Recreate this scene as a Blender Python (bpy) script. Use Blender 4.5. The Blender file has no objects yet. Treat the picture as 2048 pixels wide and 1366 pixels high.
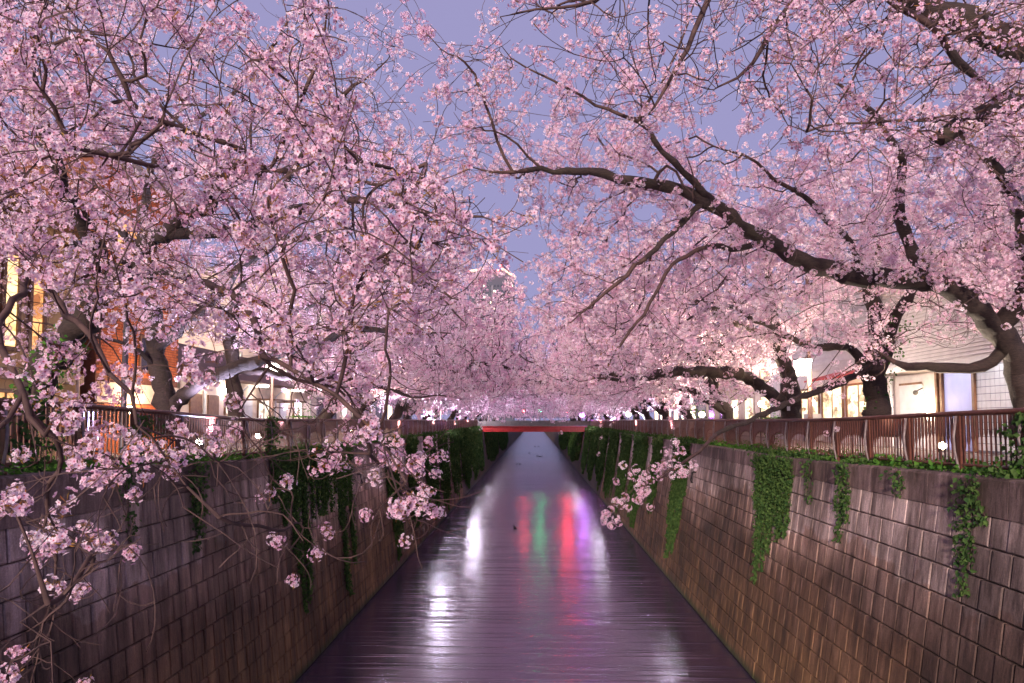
import bpy, math, random
import numpy as np
from mathutils import Vector, Matrix

random.seed(7)
rng = np.random.default_rng(11)
R = math.radians
sc = bpy.context.scene
col = sc.collection

# ------------------------------------------------------------------ camera
FPX, W0, H0 = 1365.0, 2048.0, 1366.0
EYE = Vector((0.0, 0.0, 7.0))
PITCH, YAW = R(3.0), math.atan(44.0 / FPX)
SHIFT = (840.0 - 683.0 - FPX * math.tan(PITCH)) / W0
cam_d = bpy.data.cameras.new('camera')
cam = bpy.data.objects.new('camera', cam_d)
col.objects.link(cam)
cam.location = EYE
cam.rotation_euler = (math.pi / 2 + PITCH, 0, YAW)
cam_d.sensor_width = 36.0
cam_d.lens = 36.0 * FPX / W0
cam_d.shift_y = SHIFT
cam_d.clip_start = 0.05
cam_d.clip_end = 3000
sc.camera = cam
CM = cam.rotation_euler.to_matrix()
CR, CU, CF = CM @ Vector((1, 0, 0)), CM @ Vector((0, 1, 0)), CM @ Vector((0, 0, -1))


def at(px, py, Y):
    """a point of the place: seen at a photo pixel, standing Y metres up the canal"""
    d = CF + CR * ((px - W0 / 2) / FPX) + CU * ((H0 / 2 - py) / FPX + SHIFT * W0 / FPX)
    return EYE + d * (Y / d.y)


# ------------------------------------------------------------------ world, sun, exposure
SUN_EL, SUN_AZ = R(12), R(193)          # last low light, from behind the camera
w = bpy.data.worlds.new('World')
sc.world = w
w.use_nodes = True
nt = w.node_tree
nt.nodes.clear()
wo = nt.nodes.new('ShaderNodeOutputWorld')
bg = nt.nodes.new('ShaderNodeBackground')
sky = nt.nodes.new('ShaderNodeTexSky')
sky.sky_type = 'NISHITA'
sky.sun_disc = False
sky.sun_elevation = R(4)
sky.sun_rotation = SUN_AZ
sky.air_density = 1.0
sky.dust_density = 1.0
sky.ozone_density = 4.0
mul = nt.nodes.new('ShaderNodeVectorMath')
mul.operation = 'SCALE'
mul.inputs['Scale'].default_value = 0.05
mix = nt.nodes.new('ShaderNodeMixRGB')
mix.inputs[0].default_value = 0.9
mix.inputs[2].default_value = (0.178, 0.165, 0.293, 1)   # city-lit lavender dusk
nt.links.new(sky.outputs[0], mul.inputs[0])
nt.links.new(mul.outputs[0], mix.inputs[1])
nt.links.new(mix.outputs[0], bg.inputs[0])
nt.links.new(bg.outputs[0], wo.inputs[0])
bg.inputs[1].default_value = 1.0

sun_d = bpy.data.lights.new('sun', 'SUN')
sun_d.energy = 2.6
sun_d.angle = R(6)
sun_d.color = (1.0, 0.79, 0.69)
sun = bpy.data.objects.new('sun', sun_d)
col.objects.link(sun)
sdir = Vector((math.sin(SUN_AZ) * math.cos(SUN_EL), math.cos(SUN_AZ) * math.cos(SUN_EL), math.sin(SUN_EL)))
sun.rotation_euler = sdir.to_track_quat('Z', 'Y').to_euler()

vs = sc.view_settings
vs.view_transform = 'Standard'
vs.look = 'None'
vs.exposure = 1.1
vs.gamma = 1.0
vs.use_curve_mapping = False
cy = sc.cycles
cy.max_bounces = 5
cy.diffuse_bounces = 4
cy.glossy_bounces = 2
cy.transmission_bounces = 3
cy.transparent_max_bounces = 4
cy.sample_clamp_indirect = 4.0
cy.caustics_reflective = False
cy.caustics_refractive = False
cy.use_denoising = True
cy.use_adaptive_sampling = True
cy.adaptive_threshold = 0.02


# ------------------------------------------------------------------ materials
def new_mat(name):
    m = bpy.data.materials.new(name)
    m.use_nodes = True
    t = m.node_tree
    return m, t, t.nodes['Principled BSDF'], t.nodes['Material Output']


def N(t, kind, **kw):
    n = t.nodes.new(kind)
    for k, v in kw.items():
        if k in ('operation', 'blend_type', 'noise_dimensions', 'wave_type', 'bands_direction', 'wave_profile', 'data_type'):
            setattr(n, k, v)
        else:
            n.inputs[k].default_value = v
    return n


def ramp(t, src, stops):
    r = t.nodes.new('ShaderNodeValToRGB')
    e = r.color_ramp.elements
    while len(e) < len(stops):
        e.new(0.5)
    for i, (p, c) in enumerate(stops):
        e[i].position = p
        e[i].color = (*c, 1) if len(c) == 3 else c
    t.links.new(src, r.inputs[0])
    return r.outputs[0]


def grain(name, c1, c2, scale=8.0, rough=0.8, bump=0.25, stretch=(1, 1, 1), metal=0.0, detail=6):
    """two-tone noisy surface with relief"""
    m, t, b, o = new_mat(name)
    geo = t.nodes.new('ShaderNodeNewGeometry')
    mp = N(t, 'ShaderNodeMapping', Scale=stretch)
    t.links.new(geo.outputs['Position'], mp.inputs[0])
    n = N(t, 'ShaderNodeTexNoise', Scale=scale, Detail=detail, Roughness=0.62)
    t.links.new(mp.outputs[0], n.inputs['Vector'])
    t.links.new(ramp(t, n.outputs[0], [(0.3, c1), (0.72, c2)]), b.inputs['Base Color'])
    b.inputs['Roughness'].default_value = rough
    b.inputs['Metallic'].default_value = metal
    if bump:
        bp = N(t, 'ShaderNodeBump', Strength=bump, Distance=0.03)
        t.links.new(n.outputs[0], bp.inputs['Height'])
        t.links.new(bp.outputs[0], b.inputs['Normal'])
    return m


def glow(name, c, strength):
    m, t, b, o = new_mat(name)
    b.inputs['Base Color'].default_value = (*c, 1)
    b.inputs['Emission Color'].default_value = (*c, 1)
    b.inputs['Emission Strength'].default_value = strength
    return m


def room(name, c, strength, dark=0.25, scale=1.6):
    m, t, b, o = new_mat(name)
    geo = t.nodes.new('ShaderNodeNewGeometry')
    mp = N(t, 'ShaderNodeMapping', Scale=(1, 1, 1.7))
    t.links.new(geo.outputs['Position'], mp.inputs[0])
    v = N(t, 'ShaderNodeTexVoronoi', Scale=scale * 1.5)
    v.distance = 'CHEBYCHEV'
    n = N(t, 'ShaderNodeTexNoise', Scale=scale, Detail=4, Roughness=0.6)
    t.links.new(mp.outputs[0], v.inputs['Vector'])
    t.links.new(mp.outputs[0], n.inputs['Vector'])
    mx = N(t, 'ShaderNodeMixRGB')
    mx.inputs[0].default_value = 0.45
    t.links.new(n.outputs[0], mx.inputs[1])
    t.links.new(v.outputs['Color'], mx.inputs[2])
    d = tuple(k * dark * f for k, f in zip(c, (1.0, 0.7, 0.5)))
    col_ = ramp(t, mx.outputs[0], [(0.32, d), (0.52, tuple(k * 0.8 for k in c)), (0.7, c)])
    t.links.new(col_, b.inputs['Emission Color'])
    b.inputs['Emission Strength'].default_value = strength
    b.inputs['Base Color'].default_value = (0.05, 0.05, 0.05, 1)
    b.inputs['Roughness'].default_value = 0.15
    return m


def petal_mat(name, lo, hi, trans=0.35):
    m, t, b, o = new_mat(name)
    at_ = t.nodes.new('ShaderNodeAttribute')
    at_.attribute_name = 'tone'
    c = ramp(t, at_.outputs['Fac'], [(0.0, lo), (1.0, hi)])
    t.nodes.remove(b)
    d = t.nodes.new('ShaderNodeBsdfDiffuse')
    tr = t.nodes.new('ShaderNodeBsdfTranslucent')
    mx = N(t, 'ShaderNodeMixShader')
    mx.inputs[0].default_value = trans
    t.links.new(c, d.inputs[0])
    t.links.new(c, tr.inputs[0])
    t.links.new(d.outputs[0], mx.inputs[1])
    t.links.new(tr.outputs[0], mx.inputs[2])
    t.links.new(mx.outputs[0], o.inputs[0])
    return m


M = {}
M['petal'] = petal_mat('petal', (0.80, 0.47, 0.63), (0.98, 0.90, 0.945), 0.46)
M['heart'] = petal_mat('flower_heart', (0.42, 0.07, 0.12), (0.60, 0.16, 0.20), 0.2)
M['bud'] = petal_mat('bronze_leaf', (0.30, 0.10, 0.04), (0.35, 0.24, 0.06), 0.3)
M['leaf'] = petal_mat('ivy_leaf', (0.030, 0.078, 0.028), (0.12, 0.20, 0.055), 0.3)
M['sprout'] = petal_mat('sprout_leaf', (0.05, 0.16, 0.03), (0.14, 0.30, 0.05), 0.35)


def bark_mat():
    m, t, b, o = new_mat('bark')
    geo = t.nodes.new('ShaderNodeNewGeometry')
    n1 = N(t, 'ShaderNodeTexNoise', Scale=14.0, Detail=8, Roughness=0.7)
    n2 = N(t, 'ShaderNodeTexNoise', Scale=1.3, Detail=3)
    mp = N(t, 'ShaderNodeMapping', Scale=(1, 1, 5))
    t.links.new(geo.outputs['Position'], mp.inputs[0])
    t.links.new(mp.outputs[0], n1.inputs['Vector'])
    t.links.new(geo.outputs['Position'], n2.inputs['Vector'])
    c1 = ramp(t, n1.outputs[0], [(0.3, (0.012, 0.008, 0.008)), (0.7, (0.065, 0.040, 0.033))])
    c2 = ramp(t, n1.outputs[0], [(0.3, (0.018, 0.014, 0.009)), (0.7, (0.058, 0.045, 0.024))])
    f = ramp(t, n2.outputs[0], [(0.52, (0, 0, 0)), (0.68, (0.7, 0.7, 0.7))])
    mx = N(t, 'ShaderNodeMixRGB')
    t.links.new(f, mx.inputs[0])
    t.links.new(c1, mx.inputs[1])
    t.links.new(c2, mx.inputs[2])
    t.links.new(mx.outputs[0], b.inputs['Base Color'])
    b.inputs['Roughness'].default_value = 0.85
    bp = N(t, 'ShaderNodeBump', Strength=0.7, Distance=0.03)
    t.links.new(n1.outputs[0], bp.inputs['Height'])
    t.links.new(bp.outputs[0], b.inputs['Normal'])
    return m


M['bark'] = bark_mat()
M['twig'] = grain('twig_bark', (0.030, 0.014, 0.013), (0.10, 0.055, 0.045), 9, 0.8, 0)


def stone_mat(name, joint=False):
    """weathered concrete blocks: streaks of lime and grime running down, browner and darker low down from wet stain plus painted light falloff"""
    m, t, b, o = new_mat(name)
    geo = t.nodes.new('ShaderNodeNewGeometry')
    pos = geo.outputs['Position']
    sep = t.nodes.new('ShaderNodeSeparateXYZ')
    t.links.new(pos, sep.inputs[0])

    def noise(scale, stretch, detail=6, rough=0.6):
        mp = N(t, 'ShaderNodeMapping', Scale=stretch)
        t.links.new(pos, mp.inputs[0])
        n = N(t, 'ShaderNodeTexNoise', Scale=scale, Detail=detail, Roughness=rough)
        t.links.new(mp.outputs[0], n.inputs['Vector'])
        return n.outputs[0]
    streak = noise(3.2, (1, 1, 0.10), 7, 0.7)
    fine = noise(9.0, (1, 1, 0.16), 6, 0.7)
    blot = noise(0.55, (1, 1, 1), 5, 0.6)
    grit = noise(38, (1, 1, 1), 4, 0.7)
    # height: 0 at water, 1 at coping
    hz = N(t, 'ShaderNodeMath', operation='MULTIPLY')
    hz.inputs[1].default_value = 1 / 6.0
    t.links.new(sep.outputs[2], hz.inputs[0])
    hh = N(t, 'ShaderNodeMath', operation='MULTIPLY_ADD')
    hh.inputs[1].default_value = 0.55
    t.links.new(blot, hh.inputs[0])
    t.links.new(hz.outputs[0], hh.inputs[2])
    stain_falloff = ramp(t, hh.outputs[0], [(0.45, (0.190, 0.108, 0.048)), (0.74, (0.140, 0.080, 0.050)), (0.98, (0.38, 0.265, 0.215)), (1.20, (0.52, 0.42, 0.38))])  # dark lower tones: wet stain together with light falloff put into the colour
    s1 = ramp(t, streak, [(0.36, (0.28, 0.25, 0.25)), (0.52, (0.85, 0.82, 0.82)), (0.66, (1.5, 1.48, 1.52))])
    s2 = ramp(t, fine, [(0.32, (0.72, 0.70, 0.70)), (0.6, (1.0, 1.0, 1.0)), (0.8, (1.15, 1.15, 1.16))])
    g = ramp(t, grit, [(0.35, (0.72, 0.72, 0.72)), (0.65, (1.1, 1.1, 1.1))])
    isl = N(t, 'ShaderNodeMapRange')
    isl.inputs[3].default_value = 0.62
    isl.inputs[4].default_value = 1.25
    t.links.new(geo.outputs['Random Per Island'], isl.inputs[0])
    big = ramp(t, noise(0.22, (1, 1, 1.4), 3, 0.5), [(0.36, (0.50, 0.47, 0.46)), (0.62, (1.35, 1.35, 1.38))])
    cur = stain_falloff
    for x in (s1, s2, g, isl.outputs[0], big):
        mx = N(t, 'ShaderNodeMixRGB', blend_type='MULTIPLY')
        mx.inputs[0].default_value = 1.0
        t.links.new(cur, mx.inputs[1])
        t.links.new(x, mx.inputs[2])
        cur = mx.outputs[0]
    # moss at the coping and slime at the water
    mossn = noise(2.2, (1, 1, 0.7), 6, 0.7)
    top = N(t, 'ShaderNodeMapRange')
    top.inputs[1].default_value = 5.55
    top.inputs[2].default_value = 6.25
    t.links.new(sep.outputs[2], top.inputs[0])
    mm = N(t, 'ShaderNodeMath', operation='MULTIPLY')
    t.links.new(top.outputs[0], mm.inputs[0])
    t.links.new(ramp(t, mossn, [(0.44, (0, 0, 0)), (0.62, (1, 1, 1))]), mm.inputs[1])
    mx = N(t, 'ShaderNodeMixRGB')
    t.links.new(mm.outputs[0], mx.inputs[0])
    t.links.new(cur, mx.inputs[1])
    mx.inputs[2].default_value = (0.055, 0.042, 0.013, 1)
    sl = N(t, 'ShaderNodeMapRange')
    sl.inputs[1].default_value = 0.28
    sl.inputs[2].default_value = 0.08
    t.links.new(sep.outputs[2], sl.inputs[0])
    mx2 = N(t, 'ShaderNodeMixRGB')
    t.links.new(sl.outputs[0], mx2.inputs[0])
    t.links.new(mx.outputs[0], mx2.inputs[1])
    mx2.inputs[2].default_value = (0.028, 0.035, 0.008, 1)
    out = mx2.outputs[0]
    if joint:
        mj = N(t, 'ShaderNodeMixRGB', blend_type='MULTIPLY')
        mj.inputs[0].default_value = 1
        t.links.new(out, mj.inputs[1])
        mj.inputs[2].default_value = (0.4, 0.36, 0.36, 1)
        out = mj.outputs[0]
    t.links.new(out, b.inputs['Base Color'])
    b.inputs['Roughness'].default_value = 0.78
    bp = N(t, 'ShaderNodeBump', Strength=0.45, Distance=0.02)
    t.links.new(grit, bp.inputs['Height'])
    bp2 = N(t, 'ShaderNodeBump', Strength=0.35, Distance=0.04)
    t.links.new(fine, bp2.inputs['Height'])
    t.links.new(bp.outputs[0], bp2.inputs['Normal'])
    t.links.new(bp2.outputs[0], b.inputs['Normal'])
    return m


M['stone'] = stone_mat('weathered_block')
M['joint'] = stone_mat('block_joint', True)
M['coping'] = stone_mat('coping_stone', True)
for n_ in M['coping'].node_tree.nodes:
    if n_.type == 'MIX_RGB' and n_.blend_type == 'MULTIPLY' and not n_.inputs[2].is_linked:
        n_.inputs[2].default_value = (0.55, 0.50, 0.50, 1)


def water_mat():
    m, t, b, o = new_mat('canal_water')
    geo = t.nodes.new('ShaderNodeNewGeometry')
    pos = geo.outputs['Position']
    b.inputs['Base Color'].default_value = (0.030, 0.011, 0.055, 1)
    b.inputs['Roughness'].default_value = 0.23
    b.inputs['IOR'].default_value = 3.2
    b.inputs['Specular IOR Level'].default_value = 0.75

    def noise(scale, stretch, detail=3):
        mp = N(t, 'ShaderNodeMapping', Scale=stretch)
        t.links.new(pos, mp.inputs[0])
        n = N(t, 'ShaderNodeTexNoise', Scale=scale, Detail=detail, Roughness=0.5)
        t.links.new(mp.outputs[0], n.inputs['Vector'])
        return n.outputs[0]
    swell = noise(1.0, (0.12, 1.6, 1), 2)
    lines = noise(1.0, (0.04, 1.5, 1), 2)
    lr = ramp(t, lines, [(0.47, (0, 0, 0)), (0.5, (1, 1, 1)), (0.53, (0, 0, 0))])
    b1 = N(t, 'ShaderNodeBump', Strength=0.05, Distance=0.10)
    t.links.new(swell, b1.inputs['Height'])
    b2 = N(t, 'ShaderNodeBump', Strength=0.32, Distance=0.06)
    t.links.new(lr, b2.inputs['Height'])
    t.links.new(b1.outputs[0], b2.inputs['Normal'])
    t.links.new(b2.outputs[0], b.inputs['Normal'])
    return m


M['water'] = water_mat()
M['rail'] = grain('brown_rail_paint', (0.075, 0.025, 0.016), (0.145, 0.050, 0.032), 20, 0.38, 0.08)
M['steel'] = grain('galvanised_steel', (0.13, 0.10, 0.10), (0.24, 0.20, 0.20), 14, 0.4, 0.05)
M['ground'] = grain('bank_ground', (0.06, 0.05, 0.045), (0.13, 0.11, 0.10), 4, 0.9, 0.3)
M['paving'] = grain('path_paving', (0.16, 0.13, 0.12), (0.26, 0.22, 0.20), 5, 0.8, 0.2)
M['soil'] = grain('soil', (0.025, 0.02, 0.012), (0.06, 0.045, 0.03), 9, 0.95, 0.5)
M['metal'] = grain('dark_steel', (0.045, 0.038, 0.05), (0.085, 0.07, 0.085), 12, 0.45, 0.05)
M['pole'] = grain('brown_pole', (0.10, 0.05, 0.04), (0.16, 0.08, 0.06), 12, 0.5, 0.05)
M['iron'] = grain('black_iron', (0.012, 0.011, 0.012), (0.035, 0.03, 0.03), 14, 0.6, 0.2)
M['red'] = grain('red_girder', (0.20, 0.008, 0.007), (0.32, 0.016, 0.012), 6, 0.45, 0.03)
M['concrete'] = grain('pale_concrete', (0.26, 0.22, 0.20), (0.42, 0.37, 0.34), 3, 0.85, 0.2)
M['parapet'] = grain('dark_parapet', (0.07, 0.06, 0.055), (0.13, 0.11, 0.10), 3, 0.85, 0.2)  # concrete in a darker tone than the deck
M['tan'] = grain('tan_plaster', (0.42, 0.28, 0.13), (0.54, 0.38, 0.19), 3, 0.9, 0.12)
M['cream'] = grain('cream_plaster', (0.56, 0.44, 0.34), (0.68, 0.55, 0.44), 3, 0.9, 0.1)
M['white'] = grain('white_wall', (0.48, 0.46, 0.48), (0.60, 0.58, 0.60), 2.5, 0.8, 0.06)
M['siding'] = grain('grey_siding', (0.40, 0.35, 0.36), (0.52, 0.46, 0.46), 3, 0.6, 0.05)
M['brown'] = grain('brown_timber', (0.10, 0.045, 0.02), (0.20, 0.095, 0.045), 7, 0.6, 0.1)
M['brick'] = grain('orange_brick', (0.36, 0.075, 0.022), (0.58, 0.155, 0.045), 7, 0.85, 0.3)
M['mortar'] = grain('brick_mortar', (0.13, 0.045, 0.025), (0.20, 0.07, 0.04), 9, 0.9, 0.2)
M['roof'] = grain('roof_tile', (0.11, 0.055, 0.045), (0.2, 0.10, 0.08), 6, 0.8, 0.2)
M['darkblock'] = grain('grey_facade', (0.13, 0.125, 0.16), (0.2, 0.19, 0.24), 1.5, 0.7, 0.05)
M['tower'] = grain('tower_facade', (0.055, 0.06, 0.095), (0.07, 0.075, 0.11), 0.05, 0.7, 0)
M['glass'] = grain('dark_glass', (0.02, 0.025, 0.05), (0.04, 0.045, 0.08), 1, 0.12, 0)
M['duck'] = grain('duck_feather', (0.012, 0.01, 0.01), (0.04, 0.032, 0.028), 30, 0.7, 0.2)
M['panelblue'] = grain('pale_blue_panel', (0.30, 0.33, 0.62), (0.36, 0.39, 0.70), 2, 0.5, 0)
M['sign'] = grain('grey_green_sign', (0.12, 0.17, 0.19), (0.17, 0.22, 0.24), 5, 0.5, 0)
M['lamp_warm'] = glow('warm_lamp', (1.0, 0.82, 0.56), 22)
M['lamp_white'] = glow('white_lamp', (1.0, 0.93, 0.82), 18)
M['lamp_glare'] = glow('glaring_lamp', (1.0, 0.93, 0.84), 26)
M['win_warm'] = room('lit_window_warm', (1.0, 0.66, 0.30), 1.3, 0.5, 0.9)
M['win_amber'] = room('lit_window_amber', (1.0, 0.46, 0.16), 0.9, 0.3, 1.2)
M['win_white'] = room('lit_window_white', (1.0, 0.86, 0.70), 1.0, 0.2)
M['win_shop'] = room('lit_shop_window', (1.0, 0.72, 0.42), 1.3, 0.15)
M['win_far'] = glow('lit_far_window', (1.0, 0.85, 0.62), 2.2)
M['red_light'] = glow('red_signal', (1.0, 0.05, 0.06), 120)
M['green_light'] = glow('green_signal', (0.08, 1.0, 0.35), 45)
M['violet_light'] = glow('violet_lamp', (0.60, 0.10, 1.0), 30)
M['blue_led'] = glow('blue_white_led', (0.5, 0.5, 1.0), 12)
M['crown_light'] = glow('tower_crown_light', (1.0, 0.66, 0.44), 0.7)
M['beacon'] = glow('red_beacon', (1.0, 0.06, 0.05), 12)
M['awning_red'] = grain('red_awning', (0.45, 0.04, 0.04), (0.6, 0.07, 0.06), 5, 0.6, 0)


# ------------------------------------------------------------------ mesh helpers
def mesh_from(name, V, F, mats=(), midx=None, tone=None, smooth=False):
    """F: (n,k) array of faces of one size"""
    V = np.asarray(V, dtype=np.float32)
    F = np.asarray(F, dtype=np.int32)
    n, k = F.shape
    me = bpy.data.meshes.new(name)
    me.vertices.add(len(V))
    me.vertices.foreach_set('co', V.ravel())
    me.loops.add(n * k)
    me.loops.foreach_set('vertex_index', F.ravel())
    me.polygons.add(n)
    me.polygons.foreach_set('loop_start', np.arange(0, n * k, k, dtype=np.int32))
    for m in mats:
        me.materials.append(m)
    if midx is not None:
        me.polygons.foreach_set('material_index', np.asarray(midx, dtype=np.int32))
    me.polygons.foreach_set('use_smooth', np.full(n, smooth, dtype=bool))
    if tone is not None:
        a = me.attributes.new('tone', 'FLOAT', 'POINT')
        a.data.foreach_set('value', np.asarray(tone, dtype=np.float32))
    me.update(calc_edges=True)
    return me


def link(name, data, parent=None):
    o = bpy.data.objects.new(name, data)
    col.objects.link(o)
    if parent:
        o.parent = parent
    return o


def tag(o, label=None, cat=None, group=None, kind=None):
    for k, v in (('label', label), ('category', cat), ('group', group), ('kind', kind)):
        if v:
            o[k] = v
    return o


def thing(name, label, cat, loc=(0, 0, 0), group=None):
    o = link(name, None)
    o.location = loc
    o.empty_display_size = 0.2
    return tag(o, label, cat, group)


class MB:
    """collects quads into one mesh"""
    def __init__(s):
        s.v, s.f = [], []

    def box(s, x0, x1, y0, y1, z0, z1):
        b = len(s.v)
        s.v += [(x0, y0, z0), (x1, y0, z0), (x1, y1, z0), (x0, y1, z0), (x0, y0, z1), (x1, y0, z1), (x1, y1, z1), (x0, y1, z1)]
        s.f += [(b, b + 3, b + 2, b + 1), (b + 4, b + 5, b + 6, b + 7), (b, b + 1, b + 5, b + 4), (b + 1, b + 2, b + 6, b + 5), (b + 2, b + 3, b + 7, b + 6), (b + 3, b, b + 4, b + 7)]
        return s

    def hexa(s, p):
        b = len(s.v)
        s.v += [tuple(q) for q in p]
        s.f += [(b, b + 3, b + 2, b + 1), (b + 4, b + 5, b + 6, b + 7), (b, b + 1, b + 5, b + 4), (b + 1, b + 2, b + 6, b + 5), (b + 2, b + 3, b + 7, b + 6), (b + 3, b, b + 4, b + 7)]
        return s

    def tube(s, pts, radii, n=8, cap=True):
        pts = [Vector(p) for p in pts]
        if not hasattr(radii, '__len__'):
            radii = [radii] * len(pts)
        b = len(s.v)
        for i, p in enumerate(pts):
            d = (pts[min(i + 1, len(pts) - 1)] - pts[max(i - 1, 0)]).normalized()
            ref = Vector((0, 0, 1)) if abs(d.z) < 0.9 else Vector((0, 1, 0))
            u = d.cross(ref).normalized()
            v = d.cross(u)
            for k in range(n):
                a = 2 * math.pi * k / n
                s.v.append(tuple(p + (u * math.cos(a) + v * math.sin(a)) * radii[i]))
        for i in range(len(pts) - 1):
            for k in range(n):
                k2 = (k + 1) % n
                s.f.append((b + i * n + k, b + i * n + k2, b + (i + 1) * n + k2, b + (i + 1) * n + k))
        if cap:
            for i, rev in ((0, False), (len(pts) - 1, True)):
                c = len(s.v)
                s.v.append(tuple(pts[i]))
                for k in range(0, n, 2):
                    q = (b + i * n + k, b + i * n + (k + 1) % n, b + i * n + (k + 2) % n, c)
                    s.f.append(q if rev else q[::-1])
        return s

    def ball(s, c, rx, ry, rz, nu=12, nv=8):
        b = len(s.v)
        for j in range(nv + 1):
            th = math.pi * j / nv
            for i in range(nu):
                ph = 2 * math.pi * i / nu
                s.v.append((c[0] + rx * math.sin(th) * math.cos(ph), c[1] + ry * math.sin(th) * math.sin(ph), c[2] + rz * math.cos(th)))
        for j in range(nv):
            for i in range(nu):
                i2 = (i + 1) % nu
                s.f.append((b + j * nu + i, b + (j + 1) * nu + i, b + (j + 1) * nu + i2, b + j * nu + i2))
        return s

    def mesh(s, name, m, smooth=False):
        return mesh_from(name, s.v, s.f, [m], smooth=smooth)

    def build(s, name, m, parent=None, smooth=False):
        return link(name, s.mesh(name, m, smooth), parent)


ORD = ['first', 'second', 'third', 'fourth', 'fifth', 'sixth', 'seventh', 'eighth', 'ninth', 'tenth', 'eleventh', 'twelfth', 'thirteenth',
       'fourteenth', 'fifteenth', 'sixteenth', 'seventeenth', 'eighteenth', 'nineteenth', 'twentieth']


def bulb(parent, loc, watts, color, radius=0.12):
    l = bpy.data.lights.new('bulb', 'POINT')
    l.energy = watts
    l.color = color
    l.shadow_soft_size = radius
    o = link('bulb', l, parent)
    o.location = loc
    return o


def spot(parent, loc, watts, color, aim, cone=120, radius=0.12):
    l = bpy.data.lights.new('spot_bulb', 'SPOT')
    l.energy = watts
    l.color = color
    l.spot_size = R(cone)
    l.spot_blend = 0.6
    l.shadow_soft_size = radius
    o = link('spot_bulb', l, parent)
    o.location = loc
    o.rotation_euler = Vector(aim).to_track_quat('-Z', 'Y').to_euler()
    return o


# ------------------------------------------------------------------ canal: water, banks, walls
def smooth(a, b, x):
    t = min(1, max(0, (x - a) / (b - a)))
    return t * t * (3 - 2 * t)


TOPX = {-1: 7.0, 1: 6.85}
BOTX = {-1: 6.42, 1: 5.94}
CAN_END = 420.0
ROWZ = 5.58


def topz(side, y):
    return 6.0 + (0.27 if side < 0 else 0.16) * (1 - smooth(8, 19, y))


def wallx(side, z):
    return side * (BOTX[side] + (TOPX[side] - BOTX[side]) * z / 6.0)


o = link('water', mesh_from('water', [(-7, -2, 0), (7, -2, 0), (7, CAN_END, 0), (-7, CAN_END, 0)], [(0, 1, 2, 3)], [M['water']]))
tag(o, kind='structure')
# banks: one sheet each side, reaching to the horizon, with the paving on top
ys = [-2] + list(np.arange(6, 22, 1.0)) + [30, 60, 120, CAN_END, 2500]
for side, nm in ((-1, 'left'), (1, 'right')):
    V, F = [], []
    for y in ys:
        z = topz(side, y) - 0.06
        xi = TOPX[side] + 0.30 if y <= CAN_END else 0.0
        V += [(side * xi, y, z), (side * 60, y, z - 0.1), (side * 1500, y, z - 0.1)]
    for i in range(len(ys) - 1):
        for k in range(2):
            a = i * 3 + k
            F.append((a, a + 1, a + 4, a + 3) if side > 0 else (a, a + 3, a + 4, a + 1))
    tag(link('ground_' + nm, mesh_from('ground', V, F, [M['ground']])), kind='structure')
    V, F = [], []
    for y in ys[:-2]:
        z = topz(side, y) - 0.03
        V += [(side * 8.9, y, z), (side * 13.2, y, z)]
    for i in range(len(ys) - 3):
        a = i * 2
        F.append((a, a + 1, a + 3, a + 2) if side > 0 else (a, a + 2, a + 3, a + 1))
    tag(link('path_' + nm, mesh_from('path', V, F, [M['paving']])), kind='structure')
    # planting bed between coping and path
    V, F = [], []
    for y in ys[:-2]:
        z = topz(side, y)
        V += [(side * 7.28, y, z - 0.02), (side * 8.88, y, z + 0.0)]
    for i in range(len(ys) - 3):
        a = i * 2
        F.append((a, a + 1, a + 3, a + 2) if side > 0 else (a, a + 2, a + 3, a + 1))
    tag(link('planting_bed_' + nm, mesh_from('bed', V, F, [M['soil']])), kind='structure')

BW, NROW = 0.44, 12
RH = ROWZ / NROW


def block_mesh(w, h, d=0.05, c=0.016):
    # local: x along wall, y up the slope, z outwards
    V = [(0, 0, -0.05), (w, 0, -0.05), (w, h, -0.05), (0, h, -0.05), (0, 0, d - c), (w, 0, d - c), (w, h, d - c), (0, h, d - c), (c, c, d), (w - c, c, d), (w - c, h - c, d), (c, h - c, d)]
    F = [(0, 1, 5, 4), (1, 2, 6, 5), (2, 3, 7, 6), (3, 0, 4, 7), (4, 5, 9, 8), (5, 6, 10, 9), (6, 7, 11, 10), (7, 4, 8, 11), (8, 9, 10, 11)]
    return V, F


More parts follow.
